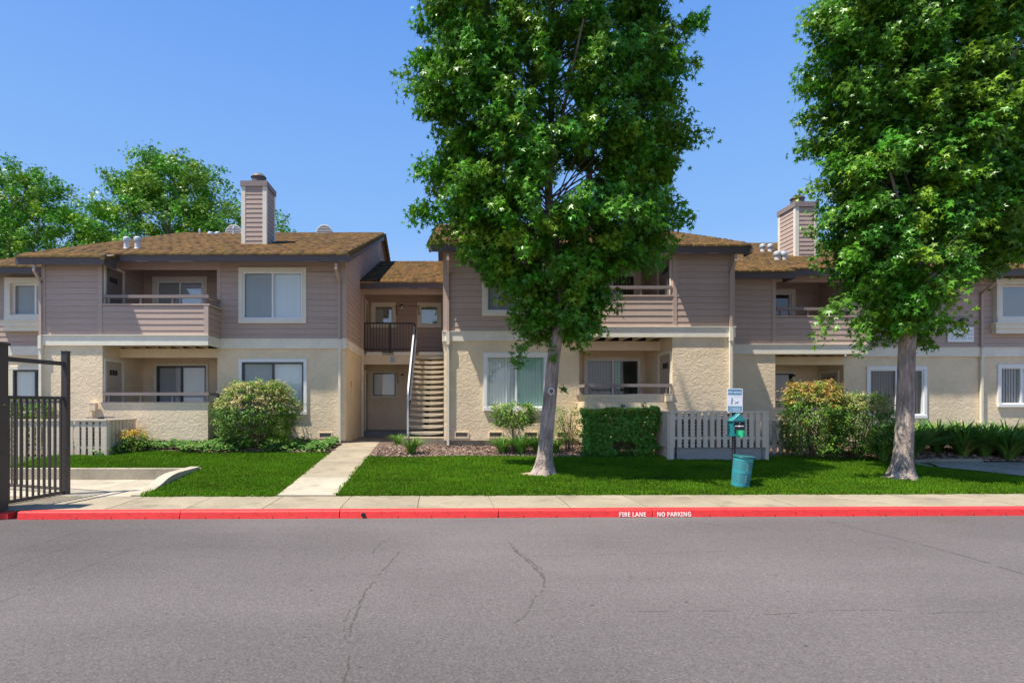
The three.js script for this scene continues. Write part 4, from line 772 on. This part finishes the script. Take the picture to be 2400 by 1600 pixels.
// strap-leaved lilies
function strapGeo(r, h, spread, n, w) {
  const list = [];
  for (let k = 0; k < n; k++) {
    const a = r() * 6.2832, lean = spread * (.25 + .75 * r()), hh = h * (.7 + .45 * r()), S = 6, p = [], idx = [], ca = Math.cos(a), sa = Math.sin(a), b0 = .09 * r();
    for (let i = 0; i <= S; i++) { const t = i / S, o = b0 + lean * t * t * .9 + lean * .2 * t, y = hh * (t - .42 * (lean / spread) * t * t * t) * 1.05, ww = w * (1 - Math.pow(t, 3)) * (.5 + .5 * Math.min(1, t * 4)) * .5; p.push(ca * o - sa * ww, y, sa * o + ca * ww, ca * o, y - ww * .35, sa * o, ca * o + sa * ww, y, sa * o - ca * ww); }
    for (let i = 0; i < S; i++) for (const c of [0, 1]) { const e = i * 3 + c; idx.push(e, e + 1, e + 3, e + 1, e + 4, e + 3); }
    const g = new THREE.BufferGeometry(); g.setAttribute('position', new THREE.Float32BufferAttribute(p, 3)); g.setIndex(idx); g.computeVertexNormals();
    const v = .7 + .6 * r(), base = r() < .06 ? [.34, .28, .08] : r() < .25 ? [.20, .36, .05] : [.125, .29, .04], c = new Float32Array(p.length); for (let i = 0; i < c.length; i += 3) c.set(base.map((q) => q * v), i); g.setAttribute('color', new THREE.BufferAttribute(c, 3)); list.push(g);
  }
  return mergeGeometries(list);
}
const mStrap = leafMat({ vertexColors: true, clearcoat: .5, clearcoatRoughness: .4, transmission: .2 });
function lily(label, x, d, h, spread, n, seed, w = .034) { const T = thing('strap_leaf_plant', label, 'plant', [x, groundY(x, d) + .01, -d], 0, 'strap leaved plants in the beds'); mesh('foliage', strapGeo(rng(seed), h, spread, n, w), mStrap, T).userData.kind = 'stuff'; return T; }
lily('strap leaved plant in the mulch in front of the concrete stair pad', -.95, 14.25, .52, .48, 102, 301);
lily('fine grassy tuft between the walk and the foot of the stairs', -1.45, 15.9, .34, .40, 130, 302, .014);
lily('strap leaved plant under the slim upright shrub, nearest the bare mulch', 1.30, 14.3, .50, .48, 119, 303);
lily('strap leaved plant in the middle of the clump left of the leaning trunk', 1.75, 14.2, .56, .50, 136, 304);
lily('strap leaved plant touching the left side of the leaning trunk', 2.18, 14.25, .56, .50, 136, 305);
lily('strap leaved plant just right of the leaning trunk', 2.62, 14.35, .46, .42, 93, 306);
lily('strap leaved plant right of the yellow tipped shrub, before the right trunk', 10.05, 13.35, .56, .50, 136, 307, .042);
lily('strap leaved plant against the left side of the right trunk', 10.55, 13.45, .58, .52, 136, 308, .042);
{
  const spots = [[11.2, 14.3], [11.75, 14.5], [12.3, 14.55], [12.85, 14.5], [13.35, 14.3], [12.95, 13.95], [13.5, 13.85], [14.1, 14.2], [14.0, 13.75], [14.7, 13.8], [14.75, 14.4], [15.3, 14.2], [11.0, 13.75], [15.4, 13.7], [10.95, 14.7], [12.5, 14.0], [11.5, 14.75], [12.05, 14.8], [12.6, 14.85], [13.15, 14.75], [13.75, 14.7], [14.4, 14.85], [15.05, 14.8], [13.2, 13.6], [14.35, 13.5]], R = rng(350);
  const names = ['first', 'second', 'third', 'fourth', 'fifth', 'sixth', 'seventh', 'eighth', 'ninth', 'tenth', 'eleventh', 'twelfth', 'thirteenth', 'fourteenth', 'fifteenth', 'sixteenth', 'seventeenth', 'eighteenth'];
  const order = spots.map((s, i) => i).sort((a, b) => spots[a][0] - spots[b][0]); const at = [0, 0, 0];
  for (const i of order) { const [x, d] = spots[i], row = spots[i][1] >= 14.65 ? 0 : spots[i][1] >= 14.1 ? 1 : 2, T = lily(names[at[row]++] + ' strap leaved plant from the right trunk in the ' + ['back row against the wall', 'middle row of the right bed', 'front row by the path'][row], x, d, .76 + .14 * R(), .98, 150, 310 + i, .050); T.userData.group = 'dense row of strap leaved plants'; }
}
// ------------------------------------------------------------------ beds, ground cover, mulch, lawn grass
const inPoly = (p, x, y) => { let c = false; for (let i = 0, j = p.length - 1; i < p.length; j = i++) if ((p[i][1] > y) !== (p[j][1] > y) && x < (p[j][0] - p[i][0]) * (y - p[i][1]) / (p[j][1] - p[i][1]) + p[i][0]) c = !c; return c; };
const bedLine = (x) => x < -3 ? (x < -8.0 ? 13.98 : 14.45) + .10 * Math.sin(x * 2.3) : x < 10.5 ? 13.86 + .06 * Math.sin(x * 1.7) : 13.4;
const pathPoly = [[10.5, 13.5], [23, 13.5], [23, 9.6], [13.2, 10.6], [11.5, 11.65], [11.1, 12.15], [10.55, 12.5]];
const bed = (x0, x1) => structure('planting_bed', sheet(x0, x1, bedLine, 16.4, Math.ceil((x1 - x0) * 6), 8, (x, d) => groundY(x, d) + .012 + .02 * (fbm(x * .3, d * .3, 8, 2))), mMulchBed);
bed(-14, -3.02); bed(-1.98, 22);
{
  const chip = new THREE.BoxGeometry(1, .22, .5); const Lm = new Leaves(60), r = Lm.r;
  const put = (x, d, s) => { const c = [[.30, .19, .13], [.22, .14, .10], [.40, .28, .20], [.16, .10, .075], [.52, .40, .30]][Math.floor(r() * 5)], v = .7 + .5 * r(); Lm.add(x, groundY(x, d) + .03 + .015 * r(), -d, (r() - .5) * .7, 1, (r() - .5) * .7, r() - .5, 0, r() - .5, s, c.map((q) => q * v)); };
  for (let k = 0; k < 9000; k++) { const x = -1.9 + 17 * r(), d = bedLine(x) + Math.pow(r(), 1.4) * 1.9; if (d < 15.6) put(x, d, .03 + .035 * r()); }
  for (let k = 0; k < 1200; k++) { const x = -9 + 6 * r(), d = bedLine(x) + .02 + .5 * r(); put(x, d, .03 + .03 * r()); }
  const o = Lm.build('mulch', chip, M([1, 1, 1], { roughness: .95 }), scene); tag(o, 'brown bark mulch covering the planting beds', 'mulch', null, 'stuff'); o.name = numbered('mulch');
}
{
  const L = new Leaves(61), r = L.r;
  for (let k = 0; k < 6500; k++) {
    const x = -8.6 + 5.55 * r(), d = bedLine(x) - .12 + 1.55 * Math.pow(r(), .8); if (d > 16 || (x > -10.8 && x < -6.41 && d > 15.15)) continue; if (fbm(x * .2, d * .3, 12, 3) < .33) continue;
    const h = .05 + .16 * r() * fbm(x * .25 + .5, d * .25, 10, 3) * 1.8, v = .7 + .6 * r(), w = r() < .012, c = w ? [.75, .74, .66] : r() < .12 ? [.20, .27, .05] : [.075, .185, .025];
    L.add(x, groundY(x, d) + .02 + h, -d, (r() - .5) * .9, 1, (r() - .5) * .9 + .4, r() - .5, -.2, r() - .5, (w ? .03 : .075) * (.6 + .7 * r()), c.map((q) => q * v));
  }
  for (let k = 0; k < 900; k++) { const x = 3.2 + 1.1 * r(), d = 13.75 + .3 * r(), v = .7 + .6 * r(); L.add(x, groundY(x, d) + .03 + .14 * r() * r(), -d, (r() - .5), 1, (r() - .5) + .4, r() - .5, -.2, r() - .5, .06 * (.6 + .7 * r()), [.07 * v, .18 * v, .025 * v]); }
  const o = L.build('ground_cover', roundLeaf, mLeafSoft, scene); tag(o, 'low leafy green ground cover along the left bed', 'ground cover', null, 'stuff');
}
{
  const list = [], r = rng(62);
  for (let k = 0; k < 26; k++) {
    const a = r() * 6.28, q = .10 * Math.sqrt(r()), h = .030 + .035 * r(), l = .025 * (r() + .2), b = r() * 6.28, w = .0045 + .003 * r(), x = Math.cos(a) * q, z = Math.sin(a) * q, dx = Math.cos(b), dz = Math.sin(b);
    const g = new THREE.BufferGeometry(), m = [x + dx * l * .35, h * .6, z + dz * l * .35], t = [x + dx * l * 1.2, h, z + dz * l * 1.2];
    const P = [x - dz * w, 0, z + dx * w, x + dz * w, 0, z - dx * w, m[0] + dz * w * .8, m[1], m[2] - dx * w * .8, m[0] - dz * w * .8, m[1], m[2] + dx * w * .8, ...t];
    g.setAttribute('position', new THREE.Float32BufferAttribute(P, 3)); g.setIndex([0, 1, 2, 0, 2, 3, 3, 2, 4]); g.computeVertexNormals(); list.push(g);
  }
  const tuft = mergeGeometries(list), L = new Leaves(63), rr = L.r, m4 = new THREE.Matrix4(), e = new THREE.Euler(), q = new THREE.Quaternion();
  for (let k = 0; k < 40000; k++) {
    const x = -9.6 + 25 * rr(), d = lawnFront(x) + .02 + (bedLine(x) + .02 - lawnFront(x)) * rr();
    if (x > -3.04 && x < -1.97) continue; if (x < -5.36 && d < 12.44) continue; if (inPoly(pathPoly, x, d)) continue;
    if (Math.hypot((x - 1.84) / .42, (d - 11.86) / .24) < .9 || Math.hypot((x - 9.03) / .42, (d - 11.58) / .24) < .9) continue;
    const n = fbm(x * .09 + .2, d * .17, 10, 4), v = .52 + .95 * n + .5 * (rr() - .5), dry = fbm(x * .4 + .7, d * .5, 14, 2) > .66 ? .5 : 0, s = .65 + .4 * rr();
    e.set((rr() - .5) * .2, rr() * 6.28, (rr() - .5) * .2); q.setFromEuler(e); m4.compose(new THREE.Vector3(x, groundY(x, d) - .002, -d), q, new THREE.Vector3(s, s * (.5 + .9 * n + .35 * rr()), s));
    L.m.push(...m4.elements); L.c.push((.115 + .06 * dry) * v, (.255 + .01 * dry) * v, .012 * v);
  }
  const o = L.build('grass', tuft, mGrass, scene); tag(o, 'short mown green lawn grass', 'grass', null, 'stuff');
}

// ------------------------------------------------------------------ fences, gate, boxes, signs
function slatFence(label, at, turn, W, y0, y1, o = {}) {
  const T = thing('slat_fence', label, 'fence', at, turn, 'low slatted screens around the cooling units'), n = Math.round(W / (o.step ?? .148)), r = rng(Math.round(at[0] * 100) + 900), st = W / n;
  box('top_rail', T, mFence, -.02, W + .02, y1, y1 + .035, -.07, .035); box('back_rail', T, mFence, 0, W, y0 + .18, y0 + .25, -.05, -.012); box('back_rail', T, mFence, 0, W, y1 - .16, y1 - .09, -.05, -.012);
  for (let k = 0; k < n; k++) { const w = o.w ?? .096, x = k * st + (st - w) / 2 + (r() - .5) * .006; mesh('slat', boxGeo(w, y1 - y0, .022), mFence, T, [x + w / 2, (y0 + y1) / 2 + (r() - .5) * .008, 0], [0, 0, (r() - .5) * .006]); }
  for (const x of [0, W]) box('post', T, mFence, x - .04, x + .04, y0 - .3, y1, -.10, -.013);
  return T;
}
slatFence('low tan slatted fence behind the dark gate at the left block', [-12.2, 0, -13.9], 0, 3.9, .46, 1.32, { step: .155, w: .10 });
slatFence('short return of the tan slatted fence beside the golden shrub', [-8.28, 0, -13.93], Math.PI / 2, 1.2, .46, 1.31, { step: .155, w: .10 });
slatFence('raised tan slatted fence on grey timber behind the pet waste station', [5.11, 0, -13.4], 0, 2.28, .715, 1.525);
slatFence('end panel of the raised slatted fence beside the clipped hedge', [5.10, 0, -14.35], -Math.PI / 2, .92, .715, 1.52, { step: .16 });
slatFence('lower tan slatted fence right of the raised one, beside the orange topped shrub', [7.78, 0, -14.25], 0, 1.15, .46, 1.30, { step: .155, w: .10 });
{
  const T = thing('timber_retaining_board', 'weathered grey timber board under the raised slatted fence', 'timber board');
  box('board', T, mGreyWood, 5.30, 7.28, .26, .70, -13.52, -13.45); box('post', T, mGreyWood, 5.13, 5.24, .26, .705, -13.54, -13.43); box('end_board', T, mGreyWood, 7.30, 7.36, .26, .70, -14.2, -13.45);
  box('end_board', T, mStuccoPlain, 5.12, 5.16, .2, .68, -14.3, -13.56);
}
function coolingUnit(label, x, d, y) {
  const T = thing('air_conditioner', label, 'air conditioner', [x, y, -d], 0, 'cooling units behind the slatted screens'), S = M([.40, .39, .37], { roughness: .5, metalness: .3 });
  box('cabinet', T, S, -.38, .38, 0, .82, -.38, .38); for (let k = 0; k < 9; k++) box('louvre', T, mAlu, -.34, .34, .08 + k * .08, .12 + k * .08, .38, .395);
  mesh('fan_guard', merge([0, 1, 2, 3].map((k) => new THREE.TorusGeometry(.09 + k * .075, .008, 5, 24).rotateX(Math.PI / 2))), mDarkMetal, T, [0, .86, 0]); mesh('fan_hub', new THREE.CylinderGeometry(.07, .07, .05, 16), mDarkMetal, T, [0, .85, 0]);
}
coolingUnit('grey cooling unit behind the left slatted fence by the patio wall', -8.75, 14.42, .53); coolingUnit('grey cooling unit behind the raised slatted fence', 5.75, 14.0, .62); coolingUnit('grey cooling unit behind the raised fence near its right end', 6.75, 14.0, .62);
for (const [label, x, y, d, h] of [['small tan electrical box on the left storage wall above the fence', -9.39, 1.56, 15.23, .17], ['small tan electrical box on the stucco above the raised fence', 5.52, 1.80, 14.62, .17]]) {
  const T = thing('electrical_box', label, 'electrical box', [x, y, -d + .025], 0, 'electrical boxes on the walls'); box('case', T, mStuccoPlain, -.085, .085, -.02, h, 0, .10); box('lid', T, mStuccoPlain, -.095, .095, h, h + .015, 0, .11); box('cover', T, mStuccoPlain, -.075, .075, .0, h - .02, .10, .106);
  mesh('conduit', merge([bar([-.03, -.02, .03], [-.03, -.14, .03], .03), bar([.0, -.14, .05], [.0, -.8, .05], .028), bar([-.04, -.14, .04], [.02, -.14, .05], .04)]), mStuccoPlain, T);
}
// unit number plaque and its lamp
{
  const c = document.createElement('canvas'); c.width = 512; c.height = 320; const q = c.getContext('2d'); q.fillStyle = '#f2f2f0'; q.fillRect(0, 0, 512, 320); q.fillStyle = '#3a3a40'; q.font = '66px sans-serif';
  [['118', '218', '116', '216'], ['120', '220', '114', '214'], ['122', '222', '112', '212']].forEach((row, j) => row.forEach((t, i) => q.fillText(t, [22, 140, 278, 396][i], 104 + j * 80, 96)));
  q.fillRect(254, 40, 3, 236); const t = new THREE.CanvasTexture(c); t.colorSpace = THREE.SRGBColorSpace;
  const T = thing('number_plaque', 'white plaque listing twelve unit numbers on the far wall', 'sign', [15.0, 3.60, -17.4 + .03]), mp = new THREE.MeshStandardMaterial({ map: t, roughness: .5 });
  box('board', T, mWhite, 0, .79, 0, .455, 0, .02); mesh('number_face', new THREE.PlaneGeometry(.77, .44), mp, T, [.395, .2275, .0225]);
  const s = new THREE.Shape(); s.moveTo(.13, 0); s.lineTo(.13, .03); s.quadraticCurveTo(.395, .11, .66, .03); s.lineTo(.66, 0); mesh('crest', new THREE.ExtrudeGeometry(s, { depth: .02, bevelEnabled: false }), mWhite, T, [0, .455, 0]);
  for (const x of [.2, .6]) mesh('screw', new THREE.CylinderGeometry(.012, .012, .01, 10).rotateX(Math.PI / 2), mBlack, T, [x, .475, .022]);
  const P = thing('plaque_lamp', 'small dark hooded lamp above the white number plaque', 'lamp', [15.42, 4.22, -17.4 + .02]);
  mesh('hood', new THREE.SphereGeometry(.13, 18, 8, 0, Math.PI * 2, 0, Math.PI / 2).scale(1, .75, .9), M([.05, .05, .06], { roughness: .4 }), P, [0, 0, .11], [.25, 0, .08]); mesh('diffuser', new THREE.SphereGeometry(.10, 14, 6).scale(1, .28, .8), M([.8, .78, .70], { roughness: .4 }), P, [0, -.005, .11], [.25, 0, .08]); box('bracket', P, mBlack, -.03, .03, -.03, .06, 0, .06);
}
// gate, its fixed panel and the steel column
{
  const T = thing('steel_gate', 'dark brown steel bar gate standing open at the landing', 'gate'), P = (n, a, b, w, h) => mesh(n, bar(a, b, w, h), mGate, T);
  const A = [-6.86, -10.27], B = [-7.10, -8.85], at = (t, y) => [A[0] + (B[0] - A[0]) * t, y, A[1] + (B[1] - A[1]) * t];
  P('post', [A[0], .0, A[1]], [A[0], 2.64, A[1]], .10); P('post_cap', [A[0], 2.64, A[1]], [A[0], 2.66, A[1]], .115);
  P('top_rail', at(0, 2.43), at(1, 2.43), .05, .07); P('middle_rail', at(0, 1.82), at(1, 1.82), .04, .055); P('bottom_rail', at(0, .15), at(1, .15), .04, .055);
  for (let k = 1; k < 13; k++) P('bar', at(k / 13, .16), at(k / 13, 1.80), .028);
  const F = thing('steel_fence_panel', 'dark steel bar fence panel running back from the gate post', 'fence'), Q = (n, a, b, w, h) => mesh(n, bar(a, b, w, h), mGate, F), D = [-8.9, -11.05], f = (t, y) => [A[0] + (D[0] - A[0]) * t, y, A[1] + (D[1] - A[1]) * t];
  Q('top_rail', f(.03, 1.76), f(1, 1.76), .035, .05); Q('bottom_rail', f(.03, .2), f(1, .2), .035, .05);
  for (let k = 1; k < 15; k++) Q('bar', f(k / 15, .2), f(k / 15, 1.75), .022); Q('post', f(1, .1), f(1, 1.85), .06);
  const m = []; for (let k = 0; k < 16; k++) for (const s of [1, -1]) m.push(bar(f(.62 + (s > 0 ? 0 : .06), .25 + k * .09), f(.62 + (s > 0 ? .06 : 0), .34 + k * .09), .006)); mesh('mesh_strip', merge(m), mGate, F);
  const G = thing('gate_column', 'dark square steel column at the left edge beside the kerb', 'column', [-7.19, 0, -8.62]);
  for (const [a, b] of [[0, .98], [.985, 1.70], [1.705, 2.60]]) box('casing', G, mGate, -.45, .45 - (a > .5 && a < 1.2 ? .004 : 0), a, b, -.16, .16); box('cap', G, mGate, -.47, .47, 2.60, 2.64, -.18, .18);
}
// pet waste station
{
  const x = 5.42, d = 10.95, gy = groundY(x, d), teal = M([.022, .24, .26], { roughness: .35 }), tealDark = M([.014, .15, .16], { roughness: .4 });
  const T = thing('pet_waste_station', 'teal pet waste station with sign, bag dispenser and leaning perforated bin', 'waste station', [x, gy, -d]);
  const post = mesh('post', bar([0, -.1, -.05], [0, 1.80, -.05], .05, .05), mDarkMetal, T); void post;
  for (let k = 0; k < 24; k++) box('post_hole', T, M([.5, .47, .42]), -.030, -.016, .52 + k * .05, .535 + k * .05, -.024, -.0235);
  const c = document.createElement('canvas'); c.width = 330; c.height = 512; const q = c.getContext('2d'); const blue = '#5f93ad';
  q.fillStyle = '#eef2f3'; q.fillRect(0, 0, 330, 512); q.fillStyle = blue; q.fillRect(12, 12, 306, 128); q.fillRect(12, 384, 306, 116); q.fillStyle = '#f2f6f7'; q.font = 'bold 56px sans-serif'; q.textAlign = 'center'; q.fillText('PET WASTE', 165, 98, 286);
  q.fillStyle = '#9db6c2'; for (const [a, b, w] of [[40, 156, 250], [60, 172, 210], [120, 190, 150]]) q.fillRect(a, b, w, 5); q.fillStyle = '#dfeaee'; for (const [a, b, w] of [[40, 412, 250], [52, 440, 226], [40, 466, 250]]) q.fillRect(a, b, w, 9);
  q.fillStyle = '#6d8796'; q.beginPath(); q.arc(100, 208, 13, 0, 7); q.fill(); q.beginPath(); q.moveTo(84, 226); q.lineTo(114, 226); q.lineTo(134, 262); q.lineTo(126, 268); q.lineTo(112, 250); q.lineTo(112, 290); q.lineTo(122, 352); q.lineTo(108, 352); q.lineTo(98, 300); q.lineTo(90, 352); q.lineTo(74, 352); q.lineTo(84, 286); q.closePath(); q.fill();
  q.beginPath(); q.moveTo(170, 300); q.lineTo(212, 296); q.lineTo(232, 274); q.lineTo(252, 280); q.lineTo(250, 292); q.lineTo(236, 300); q.lineTo(230, 318); q.lineTo(236, 350); q.lineTo(226, 350); q.lineTo(218, 324); q.lineTo(184, 324); q.lineTo(176, 350); q.lineTo(164, 350); q.lineTo(170, 318); q.lineTo(158, 286); q.closePath(); q.fill(); q.strokeStyle = '#6d8796'; q.lineWidth = 3; q.beginPath(); q.moveTo(130, 264); q.lineTo(228, 290); q.stroke();
  const t = new THREE.CanvasTexture(c); t.colorSpace = THREE.SRGBColorSpace;
  const rr = new THREE.Shape(), W = .30, H = .455, R = .03; rr.moveTo(-W / 2 + R, 0); rr.lineTo(W / 2 - R, 0); rr.quadraticCurveTo(W / 2, 0, W / 2, R); rr.lineTo(W / 2, H - R); rr.quadraticCurveTo(W / 2, H, W / 2 - R, H); rr.lineTo(-W / 2 + R, H); rr.quadraticCurveTo(-W / 2, H, -W / 2, H - R); rr.lineTo(-W / 2, R); rr.quadraticCurveTo(-W / 2, 0, -W / 2 + R, 0);
  const sg = grp('sign', T, [0, 1.385, -.01]); sg.rotation.z = -.012; mesh('plate', new THREE.ExtrudeGeometry(rr, { depth: .004, bevelEnabled: false }), mWhite, sg); mesh('printed_face', new THREE.PlaneGeometry(W - .014, H - .014), new THREE.MeshStandardMaterial({ map: t, roughness: .4 }), sg, [0, H / 2, .0065]);
  const dsp = grp('bag_dispenser', T, [.02, .955, .02]); box('case', dsp, teal, -.125, .125, .0, .27, -.07, .09); box('base', dsp, tealDark, -.15, .15, -.02, .0, -.09, .12);
  const s = new THREE.Shape(); s.moveTo(-.14, 0); s.lineTo(.14, 0); s.lineTo(0, .125); mesh('roof', new THREE.ExtrudeGeometry(s, { depth: .19, bevelEnabled: true, bevelSize: .006, bevelThickness: .006, bevelSegments: 1 }), teal, dsp, [0, .272, -.085]);
  box('front_panel', dsp, mBlack, -.085, .105, .05, .25, .09, .096); box('label_strip', dsp, mWhite, -.075, .085, .165, .18, .096, .098); mesh('label_badge', new THREE.CylinderGeometry(.018, .018, .004, 14).rotateX(Math.PI / 2), mWhite, dsp, [.005, .173, .098]); mesh('lock', new THREE.CylinderGeometry(.011, .011, .006, 10).rotateX(Math.PI / 2), mGalv, dsp, [.01, .232, .098]);
  const bag = new THREE.PlaneGeometry(.17, .13, 8, 6), bp = bag.attributes.position; for (let i = 0; i < bp.count; i++) { const a = bp.getX(i), b = bp.getY(i); bp.setZ(i, .02 + .018 * Math.sin(a * 46) + .02 * (.06 - b)); bp.setX(i, a * (1 - .25 * Math.max(0, -b * 8))); } bag.computeVertexNormals(); mesh('bag', bag, new THREE.MeshStandardMaterial({ color: C(.02, .50, .20), roughness: .35, side: THREE.DoubleSide }), dsp, [.015, .03, .10]);
  // bin: open perforated drum leaning to the right
  const bin = grp('bin', T, [.03, 0, .13]); bin.rotation.z = -.095; bin.rotation.x = .05;
  const dots = tex(256, (u, v) => { const k = 18, a = u * k, b = v * k * .5, o = Math.floor(b) % 2 * .5; return Math.hypot(((a + o) % 1) - .5, (b % 1) - .5) < .3 ? 0 : 1; }, false, [3, 2]);
  const perf = new THREE.MeshStandardMaterial({ color: C(.05, .30, .335), roughness: .4, bumpMap: dots, bumpScale: .012, side: THREE.DoubleSide });
  mesh('drum', new THREE.CylinderGeometry(.165, .158, .19, 36, 1, true), perf, bin, [0, .16, 0]); mesh('drum', new THREE.CylinderGeometry(.170, .166, .17, 36, 1, true), perf, bin, [0, .40, 0]);
  for (const [y, h, ra] of [[.03, .08, .161], [.285, .065, .168], [.515, .07, .172]]) mesh('band', new THREE.CylinderGeometry(ra, ra - .001, h, 36, 1, true), new THREE.MeshStandardMaterial({ color: C(.04, .30, .335), roughness: .35, side: THREE.DoubleSide }), bin, [0, y, 0]);
  mesh('rim', new THREE.TorusGeometry(.176, .010, 8, 36).rotateX(Math.PI / 2), tealDark, bin, [0, .553, 0]); mesh('lid', new THREE.CylinderGeometry(.185, .185, .016, 36), tealDark, bin, [.01, .572, 0]); mesh('bottom', new THREE.CylinderGeometry(.157, .157, .01, 30), tealDark, bin, [0, .0, 0]);
}

renderer.render(scene, camera);
